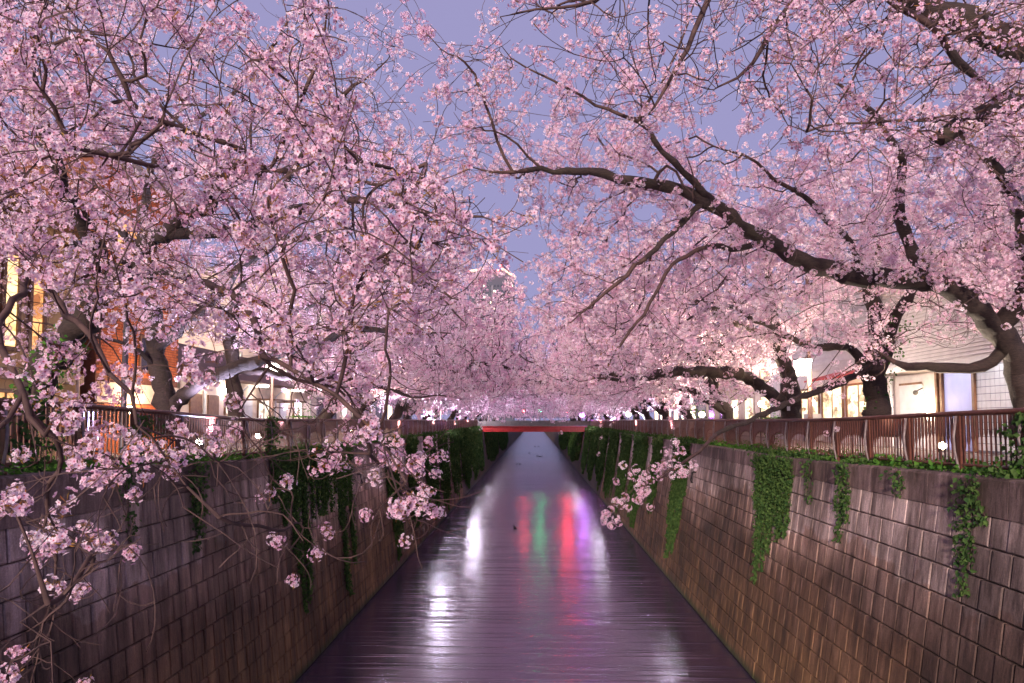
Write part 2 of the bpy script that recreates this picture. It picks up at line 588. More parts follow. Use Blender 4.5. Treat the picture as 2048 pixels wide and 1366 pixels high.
for side, nm in ((-1, 'left'), (1, 'right')):
    wl = thing('canal_wall', 'sloping canal wall of weathered concrete blocks on the %s bank' % nm, 'wall', (0, 0, 0))
    slope = math.hypot(TOPX[side] - BOTX[side], 6.0)
    # frame of the wall plane
    up = Vector((side * (TOPX[side] - BOTX[side]), 0, 6.0)).normalized()
    along = Vector((0, 1, 0))
    outn = Vector((-side * up.z, 0, side * up.x)).normalized()
    if outn.x * side > 0:
        outn = -outn
    base = Vector((side * BOTX[side], 0, 0))
    # backing (the joints)
    mb = MB()
    z0, z1 = -0.6, 5.7
    for ya, yb in ((-2, 60), (60, 120), (120, CAN_END)):
        pa, pb = wallx(side, z0), wallx(side, z1)
        mb.hexa([(pa, ya, z0), (pa + side * 0.5, ya, z0), (pa + side * 0.5, yb, z0), (pa, yb, z0), (pb, ya, z1), (pb + side * 0.5, ya, z1), (pb + side * 0.5, yb, z1), (pb, yb, z1)])
    mb.build('backing', M['joint'], wl)
    cells = []
    rl = random.Random(3 + side)
    sl_len = slope * (ROWZ / 6.0)
    rh = sl_len / NROW
    for r in range(NROW):
        y = 7.6 + (r % 2) * BW * 0.5 + rl.uniform(-0.04, 0.04)
        while y < 62:
            wd = BW * rl.choice([0.9, 1.0, 1.0, 1.12])
            cells.append((y, r, wd, rl.uniform(-0.006, 0.010), rl.uniform(-0.25, 0.25)))
            y += wd
    cells.sort(key=lambda c: c[0] * 1.0 + (0.0 if c[1] < 99 else 0))
    # only what the frame can show counts as largest: row r visible from the distance where it clears the frame's bottom
    def vis_y(r):
        zmid = (r + 0.5) * RH
        return max(FPX * (7 - zmid) / 530.0, FPX * abs(wallx(side, zmid)) / (1075.0 if side < 0 else 990.0)) - 0.5
    seen = [c for c in cells if c[0] >= vis_y(c[1])]
    unseen = [c for c in cells if c[0] < vis_y(c[1])]
    single, rest = seen[:300], seen[300:] + unseen
    meshes = {}
    for (y, r, wd, dp, tw) in single:
        key = round(wd, 3)
        if key not in meshes:
            V, F = block_mesh(wd - 0.024, rh - 0.024)
            meshes[key] = mesh_from('block', V, F, [M['stone']])
        b = link('block', meshes[key], wl)
        p = base + up * (r * rh + 0.012) + along * (y + 0.012) + outn * dp
        if side < 0:
            xa, ya_, za_ = along, up, outn
        else:
            xa, ya_, za_ = along, up, outn
        if xa.cross(ya_).dot(za_) < 0:        # keep it right-handed: run the block the other way
            xa = -along
            p = p + along * (wd - 0.024)
        mt = Matrix((xa, ya_, za_)).transposed().to_4x4()
        mt = Matrix.Translation(p) @ mt @ Matrix.Rotation(R(tw), 4, 'Y')
        b.matrix_world = mt
    VV, FF = [], []
    for (y, r, wd, dp, tw) in rest:
        V, F = block_mesh(wd - 0.024, rh - 0.024)
        p = base + up * (r * rh + 0.012) + along * (y + 0.012) + outn * dp
        k = len(VV)
        VV += [tuple(p + along * v[0] + up * v[1] + outn * v[2]) for v in V]
        flip = along.cross(up).dot(outn) < 0
        FF += [tuple(k + i for i in (f[::-1] if flip else f)) for f in F]
    tag(link('far_blocks', mesh_from('far_blocks', VV, FF, [M['stone']]), wl), kind='stuff')
    # coping stones
    y = 6.0
    n = 0
    while y < 90:
        L = 2.0 if y < 40 else 10.0
        a, b2 = y + 0.008, y + L - 0.008
        za, zb = topz(side, a), topz(side, b2)
        xi = TOPX[side] - 0.09
        x0 = wallx(side, ROWZ) - side * 0.07
        mb = MB()
        ch = 0.03
        for (s0, s1) in ((a, b2),):
            pr = lambda yy, zt: [(x0, yy, ROWZ), (side * (TOPX[side] + 0.42), yy, ROWZ), (side * (TOPX[side] + 0.42), yy, zt), (side * (xi + ch), yy, zt), (side * xi, yy, zt - ch)]
            A, B = pr(s0, za), pr(s1, zb)
            k = len(mb.v)
            mb.v += A + B
            for i in range(5):
                j = (i + 1) % 5
                mb.f.append((k + i, k + j, k + 5 + j, k + 5 + i))
            mb.f.append((k, k + 4, k + 3, k + 2)); mb.f.append((k, k + 2, k + 1, k + 1)) if False else None
        mb.build('coping_stone', M['coping'], wl)
        y += L
    mb = MB()
    mb.box(min(side * (TOPX[side] - 0.09), side * (TOPX[side] + 0.42)), max(side * (TOPX[side] - 0.09), side * (TOPX[side] + 0.42)), 94, CAN_END, ROWZ, 6.0)
    mb.build('far_coping', M['coping'], wl)


# ------------------------------------------------------------------ railings
def fence(side, nm):
    ft = thing('railing', 'brown steel railing with arched bars along the %s bank' % nm, 'railing', (0, 0, 0))
    FX = side * 7.22
    BAY = 1.56
    y0 = 5.6 if side > 0 else 5.9
    HF = 1.03
    nb = 52
    yy = [y0 + i * BAY for i in range(nb + 1)]
    fz = lambda y: topz(side, y) + 0.0
    for zz, rad, nme in ((HF - 0.035, 0.045, 'top_rail'), (0.13, 0.028, 'bottom_rail')):
        MB().tube([(FX, y, fz(y) + zz) for y in yy], rad, 10).build(nme, M['rail'], ft, True)
    # posts
    pm = MB()
    pm.box(-0.035, 0.035, -0.05, 0.05, -0.15, HF - 0.07)
    pm.box(-0.06, 0.06, -0.08, 0.08, -0.02, 0.03)
    pmesh = pm.mesh('post', M['rail'])
    sm = MB().tube([(0, 0, -0.1), (0.0, 0, 0.1), (-side * 0.05, 0, 0.35), (-side * 0.06, 0, 0.6), (-side * 0.01, 0, HF - 0.08)], 0.022, 8).mesh('strut', M['steel'] if 'steel' in M else M['rail'], True)
    for y in yy:
        p = link('post', pmesh, ft)
        p.location = (FX, y, fz(y))
        s_ = link('strut', sm, p)
        s_.location = (-side * 0.05, 0.0, 0)
    NB = 13
    bars = {}

    def bar_geo(k):
        t = (k + 1) / (NB + 1) * 2 - 1
        arch = 0.13 + 0.47 * math.sqrt(max(0, 1 - t * t)) if abs(t) < 0.97 else 0.2
        arch = 0.16 + 0.44 * math.sqrt(max(0.0, 1 - (t * 1.02) ** 2)) if abs(t) < 0.98 else 0.16
        w1, w2, d1, d2 = 0.021, 0.0095, 0.017, 0.010
        V, F = [], []
        prof = [(0.13, w2, d2), (arch, w2, d2), (arch + 0.07, w1, d1), (HF - 0.05, w1, d1)]
        for z, w_, d_ in prof:
            V += [(-d_, -w_, z), (d_, -w_, z), (d_, w_, z), (-d_, w_, z)]
        for i in range(3):
            for j in range(4):
                j2 = (j + 1) % 4
                F.append((i * 4 + j, i * 4 + j2, i * 4 + 4 + j2, i * 4 + 4 + j))
        return V, F
    for k in range(NB):
        V, F = bar_geo(k)
        bars[k] = (V, F, mesh_from('bar', V, F, [M['rail']]))
    VV, FF = [], []
    first = 2
    single = 0
    for i in range(nb):
        for k in range(NB):
            y = yy[i] + BAY * (k + 1) / (NB + 1)
            z = fz(y)
            if i >= first and single < 296:
                b = link('bar', bars[k][2], ft)
                b.location = (FX, y, z)
                single += 1
            else:
                o_ = len(VV)
                VV += [(FX + v[0], y + v[1], z + v[2]) for v in bars[k][0]]
                FF += [tuple(o_ + q for q in f) for f in bars[k][1]]
    tag(link('far_bars', mesh_from('far_bars', VV, FF, [M['rail']]), ft), kind='stuff')


fence(-1, 'left')
fence(1, 'right')


# ------------------------------------------------------------------ far bridge
br = thing('bridge', 'low bridge with a red girder crossing the far end of the canal', 'bridge', (0, 90, 0))
MB().box(-7.6, 7.6, -1.6, 1.6, 6.02, 6.22).build('deck', M['concrete'], br)
for y0_, y1_ in ((-1.9, -1.62), (1.62, 1.9)):
    mb = MB()
    mb.box(-7.2, 7.2, y0_, y1_, 5.52, 6.16)
    mb.box(-7.2, 7.2, y0_ - 0.12, y1_ + 0.12, 5.48, 5.54)
    mb.box(-7.2, 7.2, y0_ - 0.12, y1_ + 0.12, 6.14, 6.20)
    g_ = mb.build('girder', M['red'], br)
    for k in range(11):
        x = -6.8 + k * 1.36
        MB().box(x - 0.03, x + 0.03, y0_ - 0.10, y0_ - 0.002, 5.54, 6.14).build('stiffener', M['red'], g_)
for k in range(8):
    x = -8.2 + k * 2.05
    MB().box(x + 0.01, x + 2.04, -1.95, -1.65, 6.24, 6.86).build('parapet', M['parapet'], br)
MB().box(-8.2, 8.2, 1.65, 1.95, 6.24, 6.86).build('parapet', M['parapet'], br)
for k in range(9):
    x = -8 + 2 * k
    MB().box(x - 0.05, x + 0.05, -1.85, -1.75, 6.86, 7.35).build('rail_post', M['metal'], br)
MB().box(-8.2, 8.2, -1.84, -1.76, 7.30, 7.36).build('handrail', M['metal'], br)


# ------------------------------------------------------------------ blossom templates
def basis(n, r):
    n = n / np.linalg.norm(n)
    a = r.normal(size=3)
    u = np.cross(n, a)
    u /= np.linalg.norm(u)
    return u, np.cross(n, u), n


def cluster_template(kind, seed):
    """pompom of cherry flowers: (verts, tris, material index, tone)"""
    r = np.random.default_rng(seed)
    V, F, Mi, T = [np.zeros(3)], [], [], [0.5]
    nf, rad, fl = {'near': (18, 0.044, 0.0170), 'mid': (8, 0.044, 0.0240), 'far': (7, 0.055, 0.034)}[kind]
    off = r.uniform(0, 6.28)
    bias = r.normal(size=3)
    bias /= np.linalg.norm(bias)
    if kind == 'near':
        nf = int(nf * r.uniform(0.55, 1.0))
    for i in range(nf):
        zc = 1 - 2 * (i + 0.5) / nf
        ph = off + i * 2.39996
        n = np.array([math.sqrt(1 - zc * zc) * math.cos(ph), math.sqrt(1 - zc * zc) * math.sin(ph), zc]) + r.normal(size=3) * 0.22
        u, v, n = basis(n, r)
        c = n * rad * r.uniform(0.6, 1.35) + bias * rad * (0.55 if kind == 'near' else 0.3)
        s = fl * r.uniform(0.85, 1.15)
        tn = r.uniform(0.0, 1.0)
        a0 = r.uniform(0, 6.28)
        b = len(V)
        V.append(c)
        T.append(max(0, tn * 0.7 - 0.3))
        if kind != 'far':                      # stalk to the heart of the bunch
            V.append(u * 0.0022)
            T.append(0.5)
            F.append((0, b + 1, b))
            Mi.append(2)
        if kind == 'near':
            for k in range(5):
                a = a0 + k * 1.2566
                p = len(V)
                for da, rr, h in ((-0.56, 0.80, 0.28), (0.0, 1.08, 0.36), (0.56, 0.80, 0.28)):
                    V.append(c + s * (rr * (math.cos(a + da) * u + math.sin(a + da) * v) + h * n))
                    T.append(min(1, max(0, tn * 0.7 + (0.35 if rr > 0.9 else 0.12))))
                F += [(b, p, p + 1), (b, p + 1, p + 2)]
                Mi += [0, 0]
            q0 = len(V)
            for k in range(4):
                a = a0 + k * 1.5708
                V.append(c + s * (0.25 * (math.cos(a) * u + math.sin(a) * v) + 0.13 * n))
                T.append(tn)
            F += [(b, q0 + k, q0 + (k + 1) % 4) for k in range(4)]
            Mi += [1] * 4
        elif kind == 'mid':
            for k in range(5):
                a = a0 + k * 1.2566
                p = len(V)
                for da, rr in ((-0.42, 0.95), (0.42, 0.95)):
                    V.append(c + s * (rr * (math.cos(a + da) * u + math.sin(a + da) * v) + 0.3 * n))
                    T.append(min(1, tn * 0.7 + 0.3))
                F.append((b, p, p + 1))
                Mi.append(0)
            q0 = len(V)
            for k in range(3):
                a = a0 + k * 2.094
                V.append(c + s * (0.24 * (math.cos(a) * u + math.sin(a) * v) + 0.13 * n))
                T.append(tn)
            F.append((q0, q0 + 1, q0 + 2))
            Mi.append(1)
        else:
            for k in range(4):
                a = a0 + k * 1.5708 + r.uniform(-0.3, 0.3)
                V.append(c + s * (r.uniform(0.8, 1.2) * (math.cos(a) * u + math.sin(a) * v) + (0.3 if k % 2 else 0) * n))
                T.append(tn)
            F += [(b + 1, b + 2, b + 3), (b + 1, b + 3, b + 4)]
            Mi += [0, 0]
    # bronze bud scales at the heart of the bunch
    for i in range({'near': 5, 'mid': 2, 'far': 1}[kind]):
        u, v, n = basis(r.normal(size=3), r)
        b = len(V)
        s = 0.012 if kind != 'far' else 0.02
        V += [n * rad * 0.9 + u * s * 0.5, n * rad * 1.25]
        T += [r.uniform(0, 1)] * 2
        F.append((0, b, b + 1))
        Mi.append(2)
    return np.array(V), np.array(F), np.array(Mi), np.array(T)


TPL = {k: [cluster_template(k, 50 + i) for i in range(8)] for k in ('near', 'mid', 'far')}
PETAL = [M['petal'], M['heart'], M['bud']]


def rand_rot(n, r):
    q = r.normal(size=(n, 4))
    q /= np.linalg.norm(q, axis=1)[:, None]
    a, b, c, d = q.T
    return np.stack([np.stack([1 - 2 * (c * c + d * d), 2 * (b * c - a * d), 2 * (b * d + a * c)], -1),
                     np.stack([2 * (b * c + a * d), 1 - 2 * (b * b + d * d), 2 * (c * d - a * b)], -1),
                     np.stack([2 * (b * d - a * c), 2 * (c * d + a * b), 1 - 2 * (b * b + c * c)], -1)], 1)


def crown_mesh(name, P, kind, r, scale=(0.8, 1.2)):
    VV, FF, MM, TT = [], [], [], []
    o_ = 0
    pick = r.integers(0, 8, len(P))
    for t in range(8):
        p = P[pick == t]
        if not len(p):
            continue
        V, F, Mi, T = TPL[kind][t]
        n = len(p)
        Rm = rand_rot(n, r)
        s = r.uniform(scale[0], scale[1], n)
        X = np.einsum('nij,vj->nvi', Rm, V) * s[:, None, None] + p[:, None, :]
        VV.append(X.reshape(-1, 3))
        FF.append((F[None] + (np.arange(n) * len(V))[:, None, None] + o_).reshape(-1, 3))
        MM.append(np.tile(Mi, n))
        tone = T[None] * 0.75 + 0.12 + r.uniform(-0.34, 0.34, n)[:, None]
        TT.append(np.clip(tone, 0, 1).ravel())
        o_ += n * len(V)
    return mesh_from(name, np.concatenate(VV), np.concatenate(FF), PETAL, np.concatenate(MM), np.concatenate(TT))


CL_MESH = []
for i in range(8):
    V, F, Mi, T = TPL['near'][i]
    CL_MESH.append(mesh_from('blossom_cluster', V, F, PETAL, Mi, T))


# ------------------------------------------------------------------ tree growing
class Skel:
    def __init__(s):
        s.p, s.par, s.gr = [], [], []

    def add(s, p, par, gr=0.0):
        s.p.append(np.array(p, dtype=float))
        s.par.append(par)
        s.gr.append(gr)
        return len(s.p) - 1

    def near(s, p):
        a = np.array(s.p)
        return int(np.argmin(((a - np.array(p)) ** 2).sum(1)))

    def limb(s, pts, radii, r, parent=None, step=0.2, wig=0.012, taper=True, sway=0.6):
        """pts: world points; the first joins the nearest node unless parent is -1"""
        pts = [np.array(p, dtype=float) for p in pts]
        n = len(pts)
        if not hasattr(radii, '__len__'):
            radii = [radii] * n
        if len(radii) == 2 and n != 2:
            radii = list(np.linspace(radii[0], radii[1], n))
        if parent is None:
            par = s.near(pts[0])
            pts[0] = s.p[par]
        else:
            par = s.add(pts[0], -1, radii[0])
        if radii[-1] > 0.009 and taper:
            radii = list(radii)
            radii[-1] = 0.009
        ph = r.uniform(0, 6.28, (3, 3))
        am = r.normal(size=(3, 3)) * np.array([0.10, 0.055, 0.03])[:, None] * sway
        run = 0.0
        # smooth path through the points
        ext = [2 * pts[0] - pts[1]] + pts + [2 * pts[-1] - pts[-2]]
        for i in range(1, n):
            p0, p1, p2, p3 = ext[i - 1], ext[i], ext[i + 1], ext[i + 2]
            m = max(1, int(round(np.linalg.norm(p2 - p1) / step)))
            for k in range(1, m + 1):
                t = k / m
                q = 0.5 * ((2 * p1) + (-p0 + p2) * t + (2 * p0 - 5 * p1 + 4 * p2 - p3) * t * t + (-p0 + 3 * p1 - 3 * p2 + p3) * t ** 3)
                run += np.linalg.norm(p2 - p1) / m
                q = q + r.normal(size=3) * wig
                for h_, fr in enumerate((1.3, 2.9, 6.1)):
                    q = q + am[h_] * (np.sin(run * fr + ph[h_]) - np.sin(ph[h_])) * min(1.0, run)
                par = s.add(q, par, radii[i - 1] + (radii[i] - radii[i - 1]) * t)
        return par

    def colonize(s, A, r, step=0.14, dk=0.18, di=1.6, maxit=160, wig=0.25, trop=(0, 0, 0.0)):
        n0 = len(s.p)
        cap = n0 + 40000
        P = np.zeros((cap, 3))
        P[:n0] = np.array(s.p)
        n = n0
        A = A.copy()
        nd = np.full(len(A), 1e9)
        ni = np.zeros(len(A), dtype=int)
        for c in range(0, n0, 400):
            d = np.linalg.norm(A[:, None] - P[None, c:min(c + 400, n0)], axis=2)
            j = d.argmin(1)
            dm = d[np.arange(len(A)), j]
            b = dm < nd
            nd[b] = dm[b]
            ni[b] = j[b] + c
        kids = np.zeros(cap, dtype=int)
        trop = np.array(trop)
        alive = np.ones(len(A), dtype=bool)
        for it in range(maxit):
            act = alive & (nd < di) & (kids[ni] < 4)
            if not act.any() or n > cap - 3000:
                break
            ai = np.where(act)[0]
            v = A[ai] - P[ni[ai]]
            v /= np.linalg.norm(v, axis=1)[:, None] + 1e-9
            un, inv = np.unique(ni[ai], return_inverse=True)
            D = np.zeros((len(un), 3))
            np.add.at(D, inv, v)
            D /= np.linalg.norm(D, axis=1)[:, None] + 1e-6
            D += r.normal(size=D.shape) * wig + trop
            D /= np.linalg.norm(D, axis=1)[:, None] + 1e-9
            new = P[un] + D * step * r.uniform(0.8, 1.2, len(un))[:, None]
            P[n:n + len(un)] = new
            kids[un] += 1
            for k, q in zip(un, new):
                s.add(q, int(k))
            al = np.where(alive)[0]
            for c in range(0, len(new), 500):
                d = np.linalg.norm(A[al][:, None] - new[None, c:c + 500], axis=2)
                j = d.argmin(1)
                dm = d[np.arange(len(al)), j]
                b = dm < nd[al]
                nd[al[b]] = dm[b]
                ni[al[b]] = j[b] + n + c
            n += len(un)
            alive &= nd > dk
        # ease the kinks out of the new wood
        par = np.array(s.par)
        X = np.array(s.p)
        for _ in range(2):
            ch = np.zeros_like(X)
            cn = np.zeros(len(X))
            k = np.where(par >= 0)[0]
            np.add.at(ch, par[k], X[k])
            np.add.at(cn, par[k], 1)
            mid = np.arange(len(X)) >= n0
            mid &= (cn > 0)
            Y = X.copy()
            Y[mid] = 0.5 * X[mid] + 0.25 * X[par[mid]] + 0.25 * ch[mid] / cn[mid][:, None]
            X = Y
        s.p = [q for q in X]
        return n0

    def sprays(s, r, n, length, bare=0.5, droop=0.0, seg=7):
        """fine curving shoots off the young wood"""
        rad = s.radii()
        X = np.array(s.p)
        par = np.array(s.par)
        ok = np.where((rad < 0.02) & (par >= 0))[0]
        cen = X.mean(0)
        for b in r.choice(ok, n):
            d = X[b] - X[par[b]]
            d = d / (np.linalg.norm(d) + 1e-9)
            o_ = X[b] - cen
            d = d + 0.6 * o_ / (np.linalg.norm(o_) + 1e-9) + r.normal(size=3) * 0.55 + np.array([0, 0, 0.12 - droop])
            d /= np.linalg.norm(d)
            ax = r.normal(size=3)
            L = length * r.uniform(0.45, 1.2)
            q, pr = X[b].copy(), int(b)
            for k in range(seg):
                d = d + np.cross(ax, d) * 0.19 + r.normal(size=3) * 0.07 + np.array([0, 0, 0.03 - droop * 0.16])
                d /= np.linalg.norm(d)
                q = q + d * L / seg
                pr = s.add(q, pr)
                if k == 2 and r.random() < 0.6:
                    d2 = d + r.normal(size=3) * 0.6
                    d2 /= np.linalg.norm(d2)
                    q2, p2 = q.copy(), pr
                    for m in range(3):
                        d2 = d2 + r.normal(size=3) * 0.15
                        d2 /= np.linalg.norm(d2)
                        q2 = q2 + d2 * L / seg
                        p2 = s.add(q2, p2)

    def radii(s, tip=0.0036, expo=2.3):
        n = len(s.p)
        acc = np.zeros(n)
        rad = np.zeros(n)
        for i in range(n - 1, -1, -1):
            r_ = max(tip, acc[i] ** (1 / expo))
            rad[i] = max(s.gr[i], min(r_, 0.06) if s.gr[i] > 0 else r_)
            if s.par[i] >= 0:
                acc[s.par[i]] += min(rad[i], 0.05) ** expo if s.gr[i] == 0 else 0.0
        return rad

    def meshes(s, rad, thick=0.035):
        """trunk-and-limb mesh and twig mesh"""
        P = np.array(s.p)
        par = np.array(s.par)
        n = len(P)
        e = np.where(par >= 0)[0]
        p = par[e]
        ed = P[e] - P[p]
        ln = np.linalg.norm(ed, axis=1)[:, None]
        ed = ed / np.maximum(ln, 1e-9)
        main = np.full(n, -1)
        best = np.zeros(n)
        for c, q in zip(e, p):
            if rad[c] > best[q]:
                best[q] = rad[c]
                main[q] = c
        D = np.zeros((n, 3))
        D[e] += ed
        ismain = main[p] == e
        D[p[ismain]] += ed[ismain]
        D /= np.linalg.norm(D, axis=1)[:, None] + 1e-9
        ref = np.array([0.31, 0.52, 0.79])
        ref /= np.linalg.norm(ref)

        def frame(d):
            u = np.cross(d, ref)
            u /= np.linalg.norm(u, axis=1)[:, None] + 1e-9
            return u, np.cross(d, u)
        ina = np.zeros(n, dtype=bool)
        for c in range(n):
            ina[c] = rad[c] >= thick and (par[c] < 0 or ina[par[c]])
        out = {}
        rs = np.where(ismain, rad[p], np.minimum(rad[e] * 1.15, rad[p]))
        ds = np.where(ismain[:, None], D[p], ed)
        de = D[e]
        for nm, sel, k in (('a', ina[e], 12), ('b', ~ina[e] & (rad[e] >= 0.009), 6), ('c', rad[e] < 0.009, 3)):
            if not sel.any():
                continue
            ang = np.arange(k) * 2 * math.pi / k
            ca, sa = np.cos(ang), np.sin(ang)
            u0, v0 = frame(ds[sel])
            u1, v1 = frame(de[sel])
            R0 = P[p[sel]][:, None] + (u0[:, None] * ca[None, :, None] + v0[:, None] * sa[None, :, None]) * rs[sel][:, None, None]
            R1 = P[e[sel]][:, None] + (u1[:, None] * ca[None, :, None] + v1[:, None] * sa[None, :, None]) * rad[e[sel]][:, None, None]
            if nm == 'a':
                for Rr, cc in ((R0, P[p[sel]]), (R1, P[e[sel]])):
                    nz = 0.14 * np.sin(Rr[..., 0:1] * 13 + 2 * np.sin(Rr[..., 2:3] * 5)) + 0.10 * np.sin(Rr[..., 2:3] * 17 + Rr[..., 1:2] * 11) + 0.05 * np.sin(Rr[..., 1:2] * 29 + Rr[..., 2:3] * 7)
                    Rr += (Rr - cc[:, None]) * nz
            V = np.concatenate([R0, R1], 1).reshape(-1, 3)
            m = sel.sum()
            i = np.arange(k)
            f = np.stack([i, (i + 1) % k, (i + 1) % k + k, i + k], 1)
            F = (f[None] + (np.arange(m) * 2 * k)[:, None, None]).reshape(-1, 4)
            out[nm] = (V, F)
        return out


def in_poly(px, py, poly):
    c = np.zeros(len(px), dtype=bool)
    n = len(poly)
    for i in range(n):
        x1, y1 = poly[i]
        x2, y2 = poly[(i + 1) % n]
        cond = ((y1 > py) != (y2 > py)) & (px < (x2 - x1) * (py - y1) / ((y2 - y1) or 1e-9) + x1)
        c ^= cond
    return c


def at_np(px, py, Y):
    d = (np.array(CF)[None] + np.array(CR)[None] * ((px - W0 / 2) / FPX)[:, None] + np.array(CU)[None] * ((H0 / 2 - py) / FPX + SHIFT * W0 / FPX)[:, None])
    return np.array(EYE)[None] + d * (Y / d[:, 1])[:, None]


def fill(poly, n, y0, y1, r, pw=1.0):
    """points of a crown: the part of the place between y0 and y1 up the canal that stands before this outline"""
    xs = [q[0] for q in poly]
    ys_ = [q[1] for q in poly]
    out = []
    got = 0
    while got < n:
        px = r.uniform(min(xs), max(xs), n * 2)
        py = r.uniform(min(ys_), max(ys_), n * 2)
        k = in_poly(px, py, poly)
        q = at_np(px[k], py[k], y0 + (y1 - y0) * r.uniform(0, 1, k.sum()) ** pw)
        out.append(q)
        got += len(q)
    return np.concatenate(out)[:n]


GAPS = [(545, 737, 34, 1.0), (1604, 736, 34, 1.0), (45, 610, 60, 0.6), (235, 720, 75, 0.6), (1000, 600, 60, 0.55), (1860, 690, 95, 0.5), (490, 770, 70, 0.4), (1920, 790, 90, 0.7), (1690, 780, 90, 0.5), (660, 635, 30, 0.7)]


def to_px(C):
    X = C - np.array(EYE)
    f_ = X @ np.array(CF)
    return (X @ np.array(CR)) / f_ * FPX + W0 / 2, H0 / 2 - ((X @ np.array(CU)) / f_ * FPX - SHIFT * W0)


def make_tree(label, sk, base, kind, ncl, r, thick=0.035, tipmax=0.012, extra=None, nsingle=0, scale=(0.8, 1.2), group='cherry trees along the canal', jit=0.05, sel=None, thin=None):
    rad = sk.radii()
    ms = sk.meshes(rad, thick)
    t = thing('cherry_tree', label, 'tree', base, group)
    inv = np.array(base)
    V, F = ms['a']
    link('trunk', mesh_from('trunk', V - inv, F, [M['bark']], smooth=True), t)
    tv, tf, o_ = [], [], 0
    for k in ('b', 'c'):
        if k in ms:
            V, F = ms[k]
            V = V - inv
            if k == 'b':
                link('branchwork', mesh_from('branchwork', V, F, [M['twig']], smooth=True), t)['kind'] = 'stuff'
            else:
                link('twig_mass', mesh_from('twig_mass', V, F, [M['twig']]), t)['kind'] = 'stuff'
    P = np.array(sk.p)
    ok = rad < tipmax
    if sel is not None:
        ok &= sel(P)
    Q = P[ok]
    C = Q[r.integers(0, len(Q), ncl)] + r.normal(size=(ncl, 3)) * jit
    sx, sy = to_px(C)
    drop = np.zeros(len(C), dtype=bool)
    for gx, gy, gr_, pr_ in GAPS + (thin or []):
        drop |= ((sx - gx) ** 2 + (sy - gy) ** 2 < gr_ ** 2) & (r.random(len(C)) < pr_)
    C = C[~drop]
    if extra is not None:
        C = np.concatenate([C, extra])
    if nsingle:
        order = np.argsort(C[:, 1])
        # the nearest ones that the frame shows
        sx, sy = to_px(C)
        vis = (sx > -20) & (sx < W0 + 20) & (sy > -20) & (sy < H0 + 20)
        order = [i for i in order if vis[i]][:nsingle]
        for i in order:
            b = link('blossom_cluster', CL_MESH[r.integers(0, 8)], t)
            b.location = C[i] - inv
            b.rotation_euler = tuple(r.uniform(0, 6.28, 3))
            s_ = r.uniform(scale[0], scale[1])
            b.scale = (s_, s_, s_)
        keep = np.ones(len(C), dtype=bool)
        keep[order] = False
        C = C[keep]
    cm = crown_mesh('crown', C - inv, kind, r, scale)
    c = link('crown', cm, t)
    c['kind'] = 'stuff'
    return t


# ------------------------------------------------------------------ the near trees, limb by limb
def pts(*q):
    return [at(*a) for a in q]


# the tree whose sprays hang in front on the left
r = np.random.default_rng(101)
sk = Skel()
sk.limb([at(20, 880, 10.8)] + pts((45, 835, 10.6), (95, 735, 10.3), (150, 665, 9.9), (215, 590, 9.4), (265, 530, 8.6), (330, 470, 7.8), (400, 420, 7.0), (480, 350, 6.2), (545, 330, 5.6)),
        [0.30, 0.26, 0.22, 0.20, 0.18, 0.13, 0.10, 0.075, 0.055, 0.04], r, -1)
sk.limb(pts((215, 590, 9.4), (170, 460, 8.2), (90, 310, 7.0), (60, 130, 6.2), (110, -60, 5.6)), [0.14, 0.10, 0.075, 0.05, 0.03], r)
sk.limb(pts((330, 470, 7.8), (520, 440, 6.8), (700, 445, 6.0), (860, 450, 5.4), (960, 430, 5.2)), [0.07, 0.05, 0.035, 0.022, 0.010], r)
sk.limb(pts((545, 330, 5.6), (440, 270, 5.2), (300, 200, 4.8), (230, 120, 4.6)), [0.03, 0.022, 0.015, 0.008], r)
sk.limb(pts((545, 330, 5.6), (590, 230, 5.2), (620, 120, 5.0), (640, 20, 4.8)), [0.03, 0.02, 0.014, 0.008], r)
sk.limb(pts((545, 330, 5.6), (480, 365, 5.2), (330, 345, 4.6), (180, 320, 4.2)), [0.03, 0.022, 0.016, 0.009], r)
sk.limb(pts((265, 530, 8.6), (330, 545, 7.0), (420, 560, 5.6), (500, 640, 4.9), (520, 690, 4.7), (640, 760, 4.4), (730, 860, 4.2), (770, 950, 4.1)), [0.05, 0.04, 0.032, 0.026, 0.02, 0.014, 0.010, 0.006], r)
sk.limb(pts((170, 460, 8.2), (60, 520, 6.0), (90, 570, 5.0), (150, 640, 4.5), (190, 700, 4.3), (240, 800, 4.1), (262, 870, 4.0), (330, 950, 3.9), (420, 1060, 3.9)), [0.045, 0.035, 0.028, 0.022, 0.018, 0.014, 0.010, 0.007, 0.004], r)
sk.limb(pts((60, 520, 6.0), (-40, 640, 4.6), (-30, 800, 4.0), (10, 895, 3.8), (110, 850, 3.7)), [0.03, 0.025, 0.02, 0.014, 0.006], r)
sk.limb(pts((-30, 800, 4.0), (-45, 950, 3.6), (20, 1030, 3.5), (60, 1095, 3.5), (75, 1200, 3.5), (10, 1235, 3.4), (40, 1290, 3.4), (95, 1380, 3.4)), [0.016, 0.014, 0.010, 0.008, 0.006, 0.006, 0.006, 0.005], r, wig=0.03)
sk.limb(pts((545, 330, 5.6), (640, 350, 5.2), (760, 370, 5.0), (860, 330, 4.9)), [0.03, 0.02, 0.014, 0.008], r)
